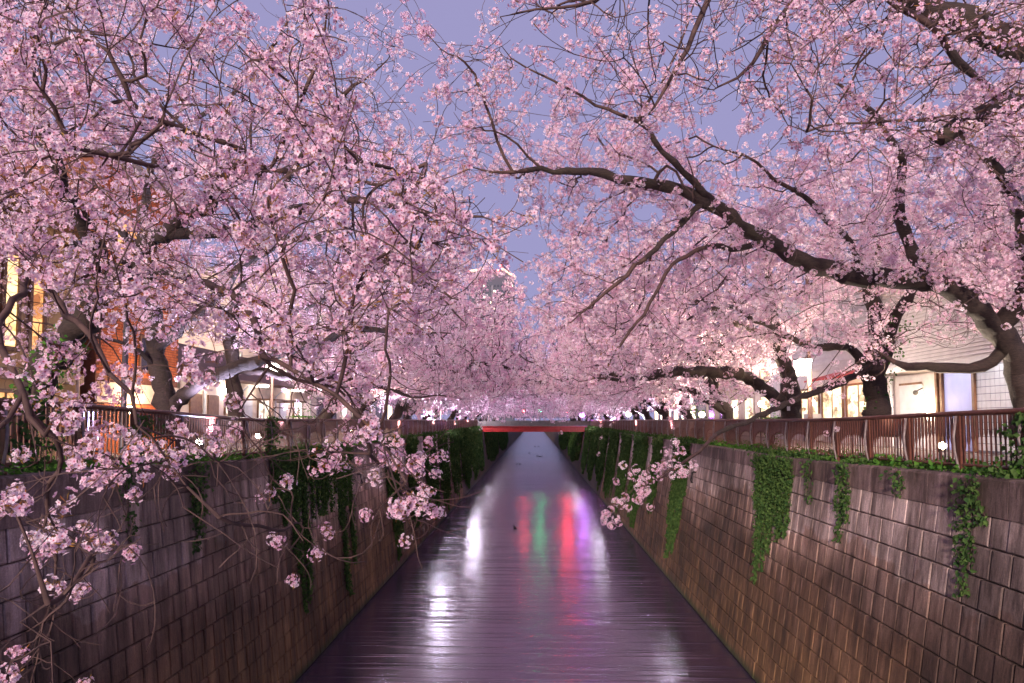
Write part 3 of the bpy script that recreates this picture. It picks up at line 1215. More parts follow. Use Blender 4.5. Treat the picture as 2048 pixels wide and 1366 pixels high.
LOWC = [(30, 813, 35), (90, 784, 32), (144, 758, 28), (125, 808, 35), (175, 803, 30), (193, 773, 35), (213, 735, 32), (230, 793, 30), (260, 755, 32), (268, 793, 30), (153, 715, 28), (118, 850, 40), (140, 840, 36), (185, 855, 32), (185, 883, 36), (125, 903, 28), (38, 915, 30), (145, 920, 30), (165, 923, 42), (200, 920, 34), (198, 960, 42), (215, 965, 40), (233, 960, 36), (255, 910, 44), (225, 930, 28), (235, 870, 34), (265, 878, 36), (300, 915, 38), (328, 910, 36), (348, 918, 40), (343, 945, 30), (288, 958, 38), (345, 853, 28), (370, 863, 34), (388, 888, 34), (425, 870, 32), (443, 900, 34), (468, 860, 30), (473, 805, 30), (10, 995, 45), (35, 973, 32), (14, 1010, 40), (126, 1033, 40), (99, 1050, 22), (167, 1050, 26), (61, 1071, 32), (92, 1074, 24), (126, 1088, 44), (110, 1080, 36), (181, 1078, 36), (215, 1088, 34), (200, 1082, 34), (263, 1098, 30), (82, 1108, 28), (75, 1127, 22), (123, 1177, 34), (150, 1187, 28), (169, 1177, 24), (26, 1300, 24), (48, 1303, 28), (31, 1348, 38), (178, 1360, 24), (574, 955, 26), (540, 989, 24), (550, 1074, 26), (663, 1067, 28), (588, 1156, 24), (637, 1110, 24), (632, 908, 32), (646, 932, 30), (672, 914, 24), (687, 934, 28), (668, 893, 24), (718, 920, 24), (700, 885, 26), (725, 880, 32), (753, 865, 40), (748, 850, 34), (763, 905, 30), (773, 923, 30), (753, 943, 28), (796, 908, 28), (790, 883, 26), (796, 933, 24), (820, 928, 30), (818, 943, 28), (840, 908, 24), (838, 923, 24), (854, 887, 22), (868, 920, 24), (874, 943, 22), (889, 915, 22), (848, 980, 26), (731, 1030, 28), (796, 1016, 44), (785, 1010, 36), (808, 1022, 36), (820, 1006, 28), (849, 982, 28), (859, 1016, 26), (871, 1030, 24), (811, 1086, 24), (735, 830, 30), (700, 800, 30), (660, 800, 28), (740, 770, 30), (690, 740, 30)]
low = np.array([at(x, y, min(6.5, max(3.3, 146.0 / s_))) for x, y, s_ in LOWC])
extra = np.concatenate([low, low + r.normal(size=low.shape) * 0.035])
PL1 = [(-80, -50), (330, -50), (380, 40), (520, 50), (640, 60), (690, 150), (720, 280), (800, 270), (900, 360), (1000, 400), (960, 470), (900, 560), (860, 640), (760, 690), (720, 780), (640, 760), (560, 700), (400, 690), (260, 610), (150, 600), (60, 520), (-80, 520)]
A = np.concatenate([fill(PL1, 1300, 3.4, 6.6, r, 0.95), low])
sk.colonize(A, r, 0.11, 0.13, 1.5, 120, 0.30)
sk.sprays(r, 25, 0.55, droop=0.8)
bareA = fill([(200, 850), (900, 780), (880, 1120), (640, 1130), (420, 1180), (180, 1300), (20, 1340), (20, 1000)], 60, 3.6, 5.0, r)
sk.colonize(bareA, r, 0.07, 0.10, 0.8, 40, 0.45, (0, 0, -0.15))
sk.sprays(r, 330, 0.75)
tL1 = make_tree('cherry tree with large pale pompoms hanging in front of the left wall', sk, tuple(at(20, 880, 10.8)), 'near', 1750, r, extra=extra, nsingle=290, tipmax=0.010, scale=(0.75, 1.3), jit=0.03,
          sel=lambda P: P[:, 2] > 7.25)

LEAFT = []


def trunk_ivy(tree, path, n, rad, mat, r, size=0.07):
    path = [np.array(q) for q in path]
    k = r.integers(0, len(path) - 1, n)
    f = r.random(n)[:, None]
    A_ = np.array(path)
    P_ = A_[k] * (1 - f) + A_[k + 1] * f
    d_ = r.normal(size=(n, 3)) * np.array([1, 1, 0.5])
    d_ /= np.linalg.norm(d_, axis=1)[:, None]
    P_ = P_ + d_ * (rad * r.uniform(0.95, 1.6, n))[:, None]
    V, F, T = leaves(P_ - np.array(tree.location), d_, size, r)
    link('ivy_foliage', mesh_from('ivy_foliage', V, F, [mat], None, T), tree)['kind'] = 'stuff'


LEAFT.append((tL1, [at(40, 850, 10.6), at(60, 800, 10.5), at(95, 735, 10.3), at(140, 672, 9.95)], 420, 0.22, 'sprout'))
# second tree on the left
r = np.random.default_rng(102)
sk = Skel()
sk.limb([at(333, 862, 15.8)] + pts((332, 830, 15.7), (330, 760, 15.7), (325, 680, 15.6), (318, 600, 15.4), (300, 520, 15.0), (290, 400, 14.4), (330, 280, 13.8), (400, 160, 13.2)), [0.30, 0.26, 0.23, 0.21, 0.18, 0.13, 0.10, 0.075, 0.05], r, -1)
sk.limb(pts((333, 835, 15.7), (358, 802, 15.6), (400, 768, 15.4), (460, 732, 15.0), (520, 706, 14.7), (570, 690, 14.4), (640, 685, 14.0), (700, 665, 13.6), (790, 655, 13.0), (900, 650, 12.5)), [0.17, 0.17, 0.16, 0.15, 0.13, 0.12, 0.09, 0.07, 0.05, 0.03], r)
sk.limb(pts((325, 700, 15.6), (390, 640, 15.0), (440, 590, 14.3), (500, 520, 13.6), (600, 480, 12.8), (720, 500, 12.2), (840, 560, 11.6), (920, 600, 11.2)), [0.14, 0.12, 0.10, 0.08, 0.07, 0.055, 0.04, 0.025], r)
sk.limb(pts((500, 520, 13.6), (560, 400, 12.8), (620, 290, 12.2), (690, 190, 11.8), (780, 120, 11.6)), [0.07, 0.055, 0.045, 0.035, 0.02], r)
sk.limb(pts((330, 280, 13.8), (460, 200, 13), (560, 90, 12.6), (600, 0, 12.2)), [0.05, 0.04, 0.03, 0.02], r)
sk.limb(pts((300, 520, 15.0), (200, 440, 14.2), (90, 380, 13.6), (-20, 330, 13)), [0.1, 0.07, 0.05, 0.03], r)
PL2 = [(-80, -50), (300, -50), (430, 20), (620, 20), (800, 60), (850, 110), (820, 210), (870, 330), (960, 420), (930, 520), (900, 650), (780, 720), (620, 740), (480, 700), (330, 690), (180, 640), (60, 640), (-80, 620)]
PL2b = [(-80, 570), (240, 570), (300, 740), (140, 740), (-80, 730)]
sk.limb(pts((328, 740, 15.7), (260, 690, 15.0), (160, 660, 14.4), (40, 640, 14.0)), [0.06, 0.045, 0.03, 0.015], r)
sk.colonize(np.concatenate([fill(PL2, 1800, 9.5, 16, r, 0.8), fill(PL2b, 130, 13.2, 15.4, r)]), r, 0.2, 0.26, 2.6, 120, 0.25)
sk.sprays(r, 420, 1.3)
make_tree('forked dark cherry tree, second from the camera on the left bank', sk, tuple(at(333, 862, 15.8)), 'mid', 4200, r, scale=(0.9, 1.4), jit=0.08, tipmax=0.014, thin=[(640, 120, 230, 0.4), (840, 250, 130, 0.4)])

# third tree on the left
r = np.random.default_rng(103)
sk = Skel()
sk.limb([at(478, 855, 20.0)] + pts((475, 830, 20), (470, 760, 20), (466, 690, 19.8), (470, 620, 19.5), (500, 540, 19), (540, 460, 18.4), (580, 360, 18)), [0.27, 0.24, 0.2, 0.18, 0.15, 0.11, 0.08, 0.05], r, -1)
sk.limb(pts((472, 740, 20), (515, 745, 19.8), (560, 756, 19.5), (620, 745, 19), (700, 765, 18.2), (800, 790, 17.4), (900, 800, 16.6)), [0.12, 0.11, 0.10, 0.08, 0.06, 0.04, 0.025], r)
sk.limb(pts((466, 690, 19.8), (540, 640, 19), (640, 600, 18), (760, 570, 17.2), (850, 580, 16.4), (930, 640, 15.8)), [0.13, 0.11, 0.09, 0.07, 0.05, 0.03], r)
PL3 = [(330, 300), (700, 240), (840, 330), (870, 450), (900, 580), (960, 700), (960, 800), (820, 830), (640, 790), (520, 720), (400, 690), (320, 560)]
sk.colonize(fill(PL3, 1500, 15, 22, r), r, 0.26, 0.34, 3.2, 120, 0.25)
sk.sprays(r, 280, 1.5)
make_tree('lavender-lit cherry tree beside the low lamp, third from the camera on the left bank', sk, tuple(at(478, 855, 20.0)), 'mid', 3800, r, scale=(1.0, 1.5), jit=0.12, tipmax=0.016)

# tree out of frame on the right: thick limbs across the top right corner
r = np.random.default_rng(104)
sk = Skel()
b0 = (8.4, 8.2, 6.1)
sk.limb([b0, (8.3, 8.1, 7.6), (7.9, 7.9, 9.2), (7.2, 7.6, 10.4), (6.2, 7.4, 11.0)] + pts((2120, 110, 7.2), (1950, 60, 7.0), (1860, 5, 6.8), (1700, -80, 6.6), (1500, -120, 6.4)), [0.32, 0.28, 0.25, 0.22, 0.2, 0.17, 0.14, 0.12, 0.08, 0.05], r, -1)
sk.limb([(7.9, 7.9, 9.2), (6.6, 7.3, 9.9)] + pts((2120, 185, 6.9), (2040, 212, 6.6), (1960, 246, 6.4), (1888, 278, 6.3)), [0.16, 0.13, 0.115, 0.11, 0.10, 0.085], r, taper=False)
sk.limb(pts((2030, 212, 6.6), (1960, 150, 6.3), (1890, 105, 6.1), (1800, 50, 5.9), (1720, -10, 5.7), (1600, -70, 5.4)), [0.045, 0.04, 0.035, 0.03, 0.022, 0.014], r)
sk.limb(pts((2030, 212, 6.6), (1900, 240, 6.2), (1760, 255, 6.0), (1600, 270, 5.8)), [0.02, 0.016, 0.012, 0.007], r)
sk.limb(pts((1700, -80, 6.6), (1560, 30, 6.4), (1500, 120, 6.3), (1440, 150, 6.2)), [0.04, 0.03, 0.02, 0.01], r)
sk.limb(pts((1500, -120, 6.4), (1400, 0, 6.2), (1340, 130, 6.1), (1280, 240, 6.0)), [0.035, 0.028, 0.02, 0.012], r)
sk.limb(pts((1500, -120, 6.4), (1250, -30, 6.2), (1120, 20, 6.0), (1000, 50, 5.9)), [0.03, 0.022, 0.014, 0.007], r)
PR0 = [(1380, -60), (2130, -60), (2130, 330), (1900, 340), (1720, 320), (1560, 290), (1470, 200), (1400, 110)]
PR0b = [(980, -40), (1380, -60), (1400, 110), (1460, 220), (1280, 160), (1120, 80)]
sk.colonize(np.concatenate([fill(PR0, 900, 5.2, 8.2, r), fill(PR0b, 140, 5.4, 7.5, r)]), r, 0.12, 0.15, 1.6, 120, 0.28)
sk.sprays(r, 260, 0.9)
make_tree('cherry tree leaning in over the top right corner with a sawn-off limb', sk, b0, 'near', 1300, r, nsingle=150, tipmax=0.010, scale=(0.85, 1.25), jit=0.04, thin=[(1150, 60, 200, 0.6), (1420, 120, 140, 0.45)])

# the great limb from the right
r = np.random.default_rng(105)
sk = Skel()
bR1 = tuple(at(2062, 872, 12.0))
sk.limb([bR1] + pts((2058, 830, 12), (2045, 745, 11.9), (1990, 668, 11.6), (1920, 622, 11.3), (1840, 590, 11.1), (1740, 560, 10.9), (1640, 530, 10.7), (1540, 488, 10.5), (1440, 452, 10.2), (1400, 440, 10), (1300, 395, 9.8), (1210, 362, 9.6), (1130, 342, 9.4), (1050, 331, 9.2), (950, 336, 9.0)),
        [0.24, 0.21, 0.19, 0.185, 0.175, 0.165, 0.15, 0.135, 0.12, 0.10, 0.09, 0.075, 0.06, 0.048, 0.035, 0.016], r, -1)
sk.limb(pts((1990, 668, 11.6), (2060, 560, 11.0), (2040, 430, 10.4), (1960, 320, 10.0), (1880, 240, 9.8)), [0.16, 0.13, 0.10, 0.07, 0.04], r)
sk.limb(pts((2012, 700, 11.8), (1965, 736, 12.0), (1880, 742, 12.3), (1800, 736, 12.6), (1740, 700, 12.9)), [0.10, 0.10, 0.09, 0.07, 0.03], r)
sk.limb(pts((1400, 440, 10), (1330, 480, 9.8), (1290, 520, 9.6), (1220, 585, 9.4), (1150, 650, 9.2)), [0.05, 0.04, 0.035, 0.025, 0.012], r)
sk.limb(pts((1540, 488, 10.5), (1460, 500, 10.0), (1400, 520, 9.6), (1320, 600, 9.2), (1220, 690, 8.8), (1190, 760, 8.6)), [0.05, 0.04, 0.03, 0.025, 0.016, 0.008], r)
sk.limb(pts((1025, 331, 9.2), (932, 191, 8.8), (890, 130, 8.6), (837, 58, 8.5)), [0.024, 0.018, 0.012, 0.006], r)
sk.limb(pts((1070, 334, 9.3), (1010, 270, 9.0), (960, 260, 8.9)), [0.02, 0.014, 0.008], r)
sk.limb(pts((1440, 452, 10.2), (1390, 380, 9.9), (1330, 320, 9.6), (1277, 246, 9.4), (1210, 215, 9.2), (1141, 188, 9.0), (1048, 130, 8.8), (1000, 96, 8.7)), [0.06, 0.05, 0.04, 0.035, 0.026, 0.02, 0.013, 0.007], r)
sk.limb(pts((1277, 246, 9.4), (1330, 140, 9.2), (1390, 0, 9.0)), [0.025, 0.018, 0.01], r)
sk.limb(pts((1300, 395, 9.8), (1330, 330, 9.6), (1380, 380, 9.4), (1360, 300, 9.2)), [0.03, 0.022, 0.014, 0.008], r)
sk.limb(pts((1740, 560, 10.9), (1690, 480, 10.6), (1620, 410, 10.4), (1550, 350, 10.1), (1480, 310, 9.9), (1400, 285, 9.8)), [0.06, 0.05, 0.04, 0.03, 0.02, 0.008], r)
sk.limb(pts((1840, 590, 11.1), (1800, 440, 10.8), (1810, 330, 10.5), (1740, 230, 10.2), (1640, 150, 9.8)), [0.10, 0.085, 0.06, 0.045, 0.025], r)
PR1 = [(930, 350), (1060, 250), (1220, 230), (1400, 290), (1560, 330), (1700, 300), (1900, 260), (2120, 250), (2120, 640), (1950, 590), (1800, 560), (1640, 560), (1540, 620), (1420, 660), (1260, 720), (1130, 700), (1060, 600), (1130, 480), (1020, 390)]
PR1b = [(840, 60), (1000, 80), (1300, 100), (1420, 260), (1220, 250), (1050, 260), (930, 340), (880, 300)]
sk.colonize(np.concatenate([fill(PR1, 1600, 9.3, 13, r, 0.9), fill(PR1b, 230, 8.2, 9.8, r)]), r, 0.16, 0.20, 2.0, 130, 0.26)
sk.sprays(r, 480, 1.1)
make_tree('great mossy cherry tree at the right edge stretching one limb across the canal', sk, bR1, 'mid', 5600, r, nsingle=120, tipmax=0.012, scale=(0.95, 1.35), jit=0.06, thin=[(950, 180, 150, 0.45), (1150, 130, 150, 0.3)])

# second on the right: forked and ivy-clad
r = np.random.default_rng(106)
sk = Skel()
bR2 = tuple(at(1752, 872, 17.0))
sk.limb([bR2] + pts((1752, 830, 17), (1752, 760, 17), (1748, 700, 16.9), (1745, 620, 16.7), (1740, 540, 16.4), (1765, 470, 16), (1790, 400, 15.6), (1800, 330, 15.2)), [0.36, 0.32, 0.25, 0.2, 0.18, 0.15, 0.11, 0.08, 0.05], r, -1)
sk.limb(pts((1758, 770, 17), (1785, 690, 16.9), (1810, 620, 16.6), (1840, 540, 16.2), (1880, 460, 15.8)), [0.15, 0.14, 0.13, 0.1, 0.06], r)
sk.limb(pts((1752, 775, 17), (1715, 722, 16.8), (1690, 692, 16.6), (1640, 680, 16.3), (1600, 668, 16), (1540, 640, 15.4), (1440, 620, 14.6), (1320, 640, 13.8)), [0.12, 0.11, 0.10, 0.09, 0.07, 0.055, 0.04, 0.025], r)
sk.limb(pts((1750, 735, 17), (1715, 748, 16.5), (1650, 780, 15.6), (1580, 806, 14.6), (1510, 836, 13.4), (1450, 862, 12.2), (1400, 905, 11.0), (1340, 948, 10.2), (1290, 970, 9.8)), [0.09, 0.085, 0.075, 0.065, 0.05, 0.04, 0.028, 0.016, 0.008], r, sway=0.2)
PR2 = [(1180, 560), (1330, 440), (1600, 360), (1850, 330), (2120, 420), (2120, 600), (1960, 700), (1800, 690), (1640, 700), (1500, 690), (1320, 740), (1180, 720)]
lowR = np.array([at(x, y, 9.6) for x, y in [(1247, 931), (1271, 941), (1290, 950), (1277, 962), (1285, 972), (1300, 962), (1310, 935), (1325, 925), (1340, 930), (1350, 915), (1365, 905), (1330, 905), (1345, 950), (1372, 938), (1367, 950), (1233, 962), (1262, 950), (1285, 990), (1295, 985), (1277, 1000), (1224, 1018), (1214, 1028), (1231, 1037), (1207, 1043), (1219, 1049), (1230, 1002), (1352, 885), (1385, 930)]])
A = np.concatenate([fill(PR2, 1500, 12.5, 18, r), lowR])
sk.colonize(A, r, 0.18, 0.24, 2.6, 120, 0.26)
sk.sprays(r, 300, 1.2)
tR2 = make_tree('ivy-clad forked cherry tree before the siding house on the right', sk, bR2, 'mid', 3900, r, extra=lowR, tipmax=0.014, scale=(0.9, 1.35), jit=0.09)

# third on the right, beside the lamp pole
r = np.random.default_rng(107)
sk = Skel()
bR3 = tuple(at(1582, 862, 23.0))
sk.limb([bR3] + pts((1580, 830, 23), (1577, 760, 23), (1562, 690, 22.8), (1545, 620, 22.5), (1535, 540, 22), (1500, 460, 21.4)), [0.38, 0.34, 0.27, 0.22, 0.18, 0.12, 0.07], r, -1)
sk.limb(pts((1580, 820, 23), (1535, 782, 22.6), (1495, 762, 22.2), (1440, 755, 21.6), (1380, 745, 21), (1330, 746, 20.4), (1290, 762, 19.8), (1240, 772, 19.2), (1180, 760, 18.4)), [0.2, 0.2, 0.19, 0.18, 0.16, 0.13, 0.09, 0.06, 0.03], r)
sk.limb(pts((1562, 690, 22.8), (1480, 640, 22), (1400, 600, 21), (1300, 570, 20), (1200, 580, 19.2)), [0.13, 0.11, 0.08, 0.06, 0.03], r)
PR3 = [(1120, 560), (1280, 470), (1480, 420), (1700, 460), (1720, 620), (1600, 690), (1480, 740), (1330, 780), (1200, 830), (1080, 800), (1060, 690)]
sk.colonize(fill(PR3, 1500, 18, 25, r), r, 0.28, 0.36, 3.4, 120, 0.25)
sk.sprays(r, 250, 1.5)
make_tree('thick-footed cherry tree by the lamp pole on the right bank', sk, bR3, 'mid', 3800, r, tipmax=0.016, scale=(1.0, 1.5), jit=0.12)


# ------------------------------------------------------------------ the rows of trees farther up the canal
def far_skel(seed):
    r = np.random.default_rng(seed)
    sk = Skel()
    lean = r.uniform(0.2, 0.6)
    sk.limb([(0, 0, -0.15), (0.1, 0.05, 0.7), (lean, r.uniform(-.2, .2), 1.7), (lean + 0.7, r.uniform(-.4, .4), 3.0), (lean + 1.2, r.uniform(-.8, .8), 4.6), (lean + 1.4, r.uniform(-1, 1), 6.2)], [0.32, 0.27, 0.22, 0.17, 0.11, 0.05], r, -1, 0.35, 0.03)
    a = np.array([lean * 0.8, 0, 1.4])
    sk.limb([a, a + (1.3, r.uniform(-.4, .4), 0.8), a + (3.2, r.uniform(-.8, .8), 1.6), a + (5.2, r.uniform(-1, 1), 1.7), a + (7.0, r.uniform(-1, 1), 1.5), a + (8.2, 0, 1.2)], [0.17, 0.15, 0.12, 0.085, 0.05, 0.02], r, None, 0.35, 0.04)
    for k in range(4):
        ang = r.uniform(-1.9, 1.9)
        dx, dy = math.cos(ang), math.sin(ang)
        z0 = r.uniform(1.6, 3.4)
        q = np.array([lean, 0, z0])
        sk.limb([q, q + (dx * 1.4, dy * 1.4, 1.1), q + (dx * 3.0, dy * 3.0, 2.0), q + (dx * 4.6, dy * 4.6, 2.3)], [0.12, 0.10, 0.07, 0.03], r, None, 0.35, 0.04)
    n = 1500
    u = r.normal(size=(n, 3))
    u /= np.linalg.norm(u, axis=1)[:, None]
    u *= r.uniform(0.25, 1, n)[:, None] ** 0.5
    A = np.array([2.8, 0, 4.1]) + u * np.array([5.2, 4.8, 3.0])
    n2 = 450
    B = np.stack([r.uniform(2.5, 8.3, n2), r.uniform(-3.5, 3.5, n2), r.uniform(1.9, 3.3, n2)], 1)
    B[:, 2] -= np.maximum(0, B[:, 0] - 6) * 0.08
    A = np.concatenate([A[A[:, 2] > 1.9], B])
    sk.colonize(A, r, 0.33, 0.42, 4.0, 90, 0.25)
    sk.sprays(r, 200, 1.3)
    rad = sk.radii(0.0085)
    ms = sk.meshes(rad, 0.03)
    tr = mesh_from('trunk', *ms['a'], [M['bark']], smooth=True)
    V = np.concatenate([ms['b'][0], ms['c'][0]])
    tw = [mesh_from('branchwork', *ms[k], [M['twig']]) for k in ('b', 'c')]
    P = np.array(sk.p)[rad < 0.022]
    C = P[r.integers(0, len(P), 4700)] + r.normal(size=(4700, 3)) * 0.12
    return tr, tw, crown_mesh('crown', C, 'far', r, (0.9, 1.6))


FAR = [far_skel(300 + i) for i in range(4)]
rows = {-1: [26.5, 32.5, 38.0, 44.5, 51.0, 57.5, 64.5, 72.0, 80.0, 98, 108, 120, 134, 150], 1: [29.0, 35.0, 41.5, 48.0, 54.5, 61.0, 68.5, 76.5, 84.0, 99, 110, 122, 136, 152]}
rr = random.Random(5)
for side, nm in ((-1, 'left'), (1, 'right')):
    for i, y in enumerate(rows[side]):
        k = (i * 3 + (1 if side > 0 else 0)) % 4
        beyond = y > 92
        lab = ('cherry tree beyond the red bridge on the %s bank, %s past it' % (nm, ORD[i - 9])) if beyond else ('%s cherry tree from the camera in the %s bank row' % (ORD[i + 3].capitalize(), nm))
        t = thing('cherry_tree', lab, 'tree', (side * (8.3 + rr.uniform(-0.2, 0.4)), y, topz(side, y) - 0.02), 'cherry trees along the canal')
        t.rotation_euler = (0, 0, (0 if side < 0 else math.pi) + rr.uniform(-0.35, 0.35))
        s_ = rr.uniform(0.95, 1.12) * (1.12 if beyond else 1.0)
        t.scale = (s_, s_ * (1 if i % 2 else -1), s_)
        link('trunk', FAR[k][0], t)
        for q in FAR[k][1]:
            link('branchwork', q, t)['kind'] = 'stuff'
        link('crown', FAR[k][2], t)['kind'] = 'stuff'


# ------------------------------------------------------------------ ivy
def leaves(P, Nrm, size, r, droop=0.5):
    """kite-shaped folded leaves at P facing roughly Nrm"""
    n = len(P)
    nn = Nrm + r.normal(size=(n, 3)) * 0.55
    nn /= np.linalg.norm(nn, axis=1)[:, None]
    dn = np.array([0, 0, -1.0]) * droop + r.normal(size=(n, 3)) * 0.6
    dn -= (dn * nn).sum(1)[:, None] * nn
    dn /= np.linalg.norm(dn, axis=1)[:, None] + 1e-9
    sd = np.cross(nn, dn)
    s = (size * r.uniform(0.6, 1.35, n))[:, None]
    V = np.stack([P - dn * s * 0.5, P + sd * s * 0.42 + nn * s * 0.12 - dn * s * 0.1, P + dn * s * 0.62, P - sd * s * 0.42 + nn * s * 0.12 - dn * s * 0.1], 1).reshape(-1, 3)
    f = np.array([[0, 1, 2], [0, 2, 3]])
    F = (f[None] + (np.arange(n) * 4)[:, None, None]).reshape(-1, 3)
    T = np.repeat(np.clip(r.beta(2, 2.4, n), 0, 1), 4)
    return V, F, T


def wall_point(side, y, s):
    """y along, s metres down from the coping edge; points just off the wall"""
    z = np.array([topz(side, q) for q in y]) - s
    zz = np.minimum(z, 5.9)
    x = BOTX[side] + (TOPX[side] - BOTX[side]) * zz / 6.0 - np.where(z > ROWZ, 0.12, 0.05)
    return np.stack([side * x, y, z], 1)


def ivy(side, y0, wid, length, dens, label, size=0.075, taper=0.5, over=0.5):
    pinch = 0.35 if y0 < 21 else 0.08
    if y0 > 21:
        taper = 0.15
    r = np.random.default_rng(int(y0 * 100 + (7 if side > 0 else 3)))
    t = thing('ivy', label, 'ivy', tuple(wall_point(side, np.array([y0]), np.array([0.0]))[0]), 'ivy hanging on the canal walls')
    n = int(dens * wid * length * 2.2)
    ns = max(3, int(wid * 5))
    Q = []
    inv = np.array(t.location)
    sm = MB()
    for k in range(ns):
        c = (k + 0.5) / ns * 2 - 1 + r.uniform(-0.15, 0.15)
        L = length * (1 - taper * abs(c) ** 1.5) * (r.uniform(0.25, 1.0) if r.random() < 0.5 else r.uniform(0.7, 1.0))
        yc = y0 + c * wid / 2
        m = max(6, int(n / ns * L / length))
        s = L * r.uniform(0, 1, m) ** 0.9
        drift = np.cumsum(r.normal(size=30)) * 0.025
        yy = yc * (1 - pinch * s / length) + y0 * pinch * s / length + np.interp(s, np.linspace(0, L, 30), drift) + r.normal(size=m) * (0.06 + 0.03 * wid / ns)
        p = wall_point(side, yy, s)
        p[:, 0] -= side * np.abs(r.normal(size=m)) * (0.05 + 0.05 * np.exp(-s))
        Q.append(p)
        ss = np.linspace(0, L, 7)
        yl = yc * (1 - pinch * ss / length) + y0 * pinch * ss / length + np.interp(ss, np.linspace(0, L, 30), drift)
        w_ = wall_point(side, yl, ss) - inv
        sm.tube([tuple(q) for q in w_], 0.006, 4, False)
    # the tangle on top of the coping
    m = int(n * over / max(1.0, length) * 0.5) + 20
    p = np.stack([side * (TOPX[side] + r.uniform(-0.1, 0.45, m)), y0 + r.normal(size=m) * wid * 0.5, np.zeros(m)], 1)
    p[:, 2] = [topz(side, q) for q in p[:, 1]]
    p[:, 2] += np.abs(r.normal(size=m)) * 0.09
    Q.append(p)
    Q = np.concatenate(Q)
    Nn = np.tile(np.array([-side * 1.0, -0.25, 0.45]), (len(Q), 1))
    V, F, T = leaves(Q - inv, Nn, size, r)
    link('foliage', mesh_from('foliage', V, F, [M['leaf']], None, T), t)['kind'] = 'stuff'
    sm.build('stem', M['twig'], t)
    return t


lefts = [(11.4, 0.5, 1.7, 90), (13.7, 0.55, 2.3, 260), (18.4, 2.0, 1.9, 420), (19.7, 1.5, 5.6, 420), (22.0, 3.6, 2.2, 380), (24.4, 1.7, 5.9, 420), (32.5, 2.6, 5.7, 300), (38.0, 3.0, 5.5, 200), (44.5, 4.6, 5.8, 220), (51.0, 5.0, 5.8, 180), (58.5, 7.0, 5.8, 150), (67.0, 7.5, 5.8, 130), (76.0, 8.0, 5.8, 120), (85.0, 7.0, 5.8, 120), (110, 30, 5.5, 40), (150, 40, 5.5, 25)]
rights = [(10.7, 0.55, 2.2, 220), (12.9, 0.35, 0.8, 160), (15.0, 0.55, 2.1, 300), (16.9, 0.5, 1.5, 130), (19.4, 2.8, 3.9, 440), (31.0, 2.6, 5.5, 330), (37.0, 2.6, 4.4, 200), (42.8, 5.2, 5.8, 230), (49.5, 5.0, 5.8, 190), (57.0, 6.6, 5.8, 160), (65.5, 7.0, 5.8, 140), (75.0, 8.6, 5.8, 120), (85.0, 7.0, 5.8, 120), (110, 30, 5.5, 40), (150, 40, 5.5, 25)]
for side, L, nm in ((-1, lefts, 'left'), (1, rights, 'right')):
    for i, (y, wd, ln, dn) in enumerate(L):
        size = 0.075 if y < 30 else 0.12 if y < 60 else 0.2 if y < 100 else 0.4
        what = 'thin trailing ivy' if wd < 0.7 else 'long ivy curtain' if ln > 3 else 'short thick ivy mass'
        ivy(side, y, wd, ln, dn, '%s on the %s canal wall, %s ivy from the camera' % (what, nm, ORD[i]), size)


LEAFT.append((tR2, [at(1752, 850, 17), at(1754, 800, 17), at(1760, 750, 17), at(1790, 690, 16.9), at(1800, 640, 16.7)], 300, 0.24, 'leaf'))
for t_, path_, n_, rad_, m_ in LEAFT:
    trunk_ivy(t_, path_, n_, rad_, M[m_], np.random.default_rng(n_))
# ivy climbing the railing posts
def rail_ivy(side, y, h, label, n=320):
    r = np.random.default_rng(int(y * 77))
    z0 = topz(side, y)
    t = thing('climbing_ivy', label, 'ivy', (side * 7.22, y, z0), 'ivy climbing the railings')
    s = r.uniform(0, h, n)
    wdt = 0.10 + 0.16 * np.sin(np.clip(s / h, 0, 1) * 3.0) + 0.25 * np.exp(-s * 5)
    p = np.stack([-side * np.abs(r.normal(size=n)) * 0.08, r.normal(size=n) * wdt, s], 1)
    V, F, T = leaves(p, np.tile(np.array([-side * 1.0, -0.3, 0.4]), (n, 1)), 0.075, r)
    link('foliage', mesh_from('foliage', V, F, [M['leaf']], None, T), t)['kind'] = 'stuff'
    MB().tube([(0, 0, -0.05), (0.02, 0.04, 0.4), (0, -0.03, h)], 0.01, 5).build('stem', M['twig'], t)


rail_ivy(1, 10.15, 0.95, 'ivy climbing the right railing near the picture edge', 420)
rail_ivy(-1, 18.5, 1.08, 'ivy rising over the left railing top', 420)
rail_ivy(-1, 12.4, 0.9, 'dark ivy on the left railing beside the blue lights', 300)
rail_ivy(-1, 9.6, 1.1, 'ivy round the left railing post under the leaning trunk', 300)


# ground cover behind and below the railings
def cover(side, y0, y1, n, size, nm, mat, hi):
    r = np.random.default_rng(int(y0 * 13 + side))
    y = r.uniform(y0, y1, n)
    cl = 0.5 + 0.5 * np.sin(y * 2.3 + side) * np.sin(y * 0.9 + 1)
    x = side * (7.05 + r.uniform(0, 1.3, n) ** 1.4)
    z = np.array([topz(side, q) for q in y]) + r.uniform(0, 1, n) ** 1.6 * hi * (0.3 + 0.7 * cl)
    P = np.stack([x, y, z], 1)
    V, F, T = leaves(P, np.tile(np.array([-side * 0.4, -0.3, 0.9]), (n, 1)), size, r, 0.1)
    o_ = link('ground_cover', mesh_from('ground_cover', V, F, [mat], None, T))
    tag(o_, 'low leafy ground cover under the %s railing' % nm, 'ground cover', kind='stuff')


cover(-1, 8, 40, 5200, 0.085, 'left', M['sprout'], 0.22)
cover(1, 8, 40, 6200, 0.085, 'right', M['sprout'], 0.26)


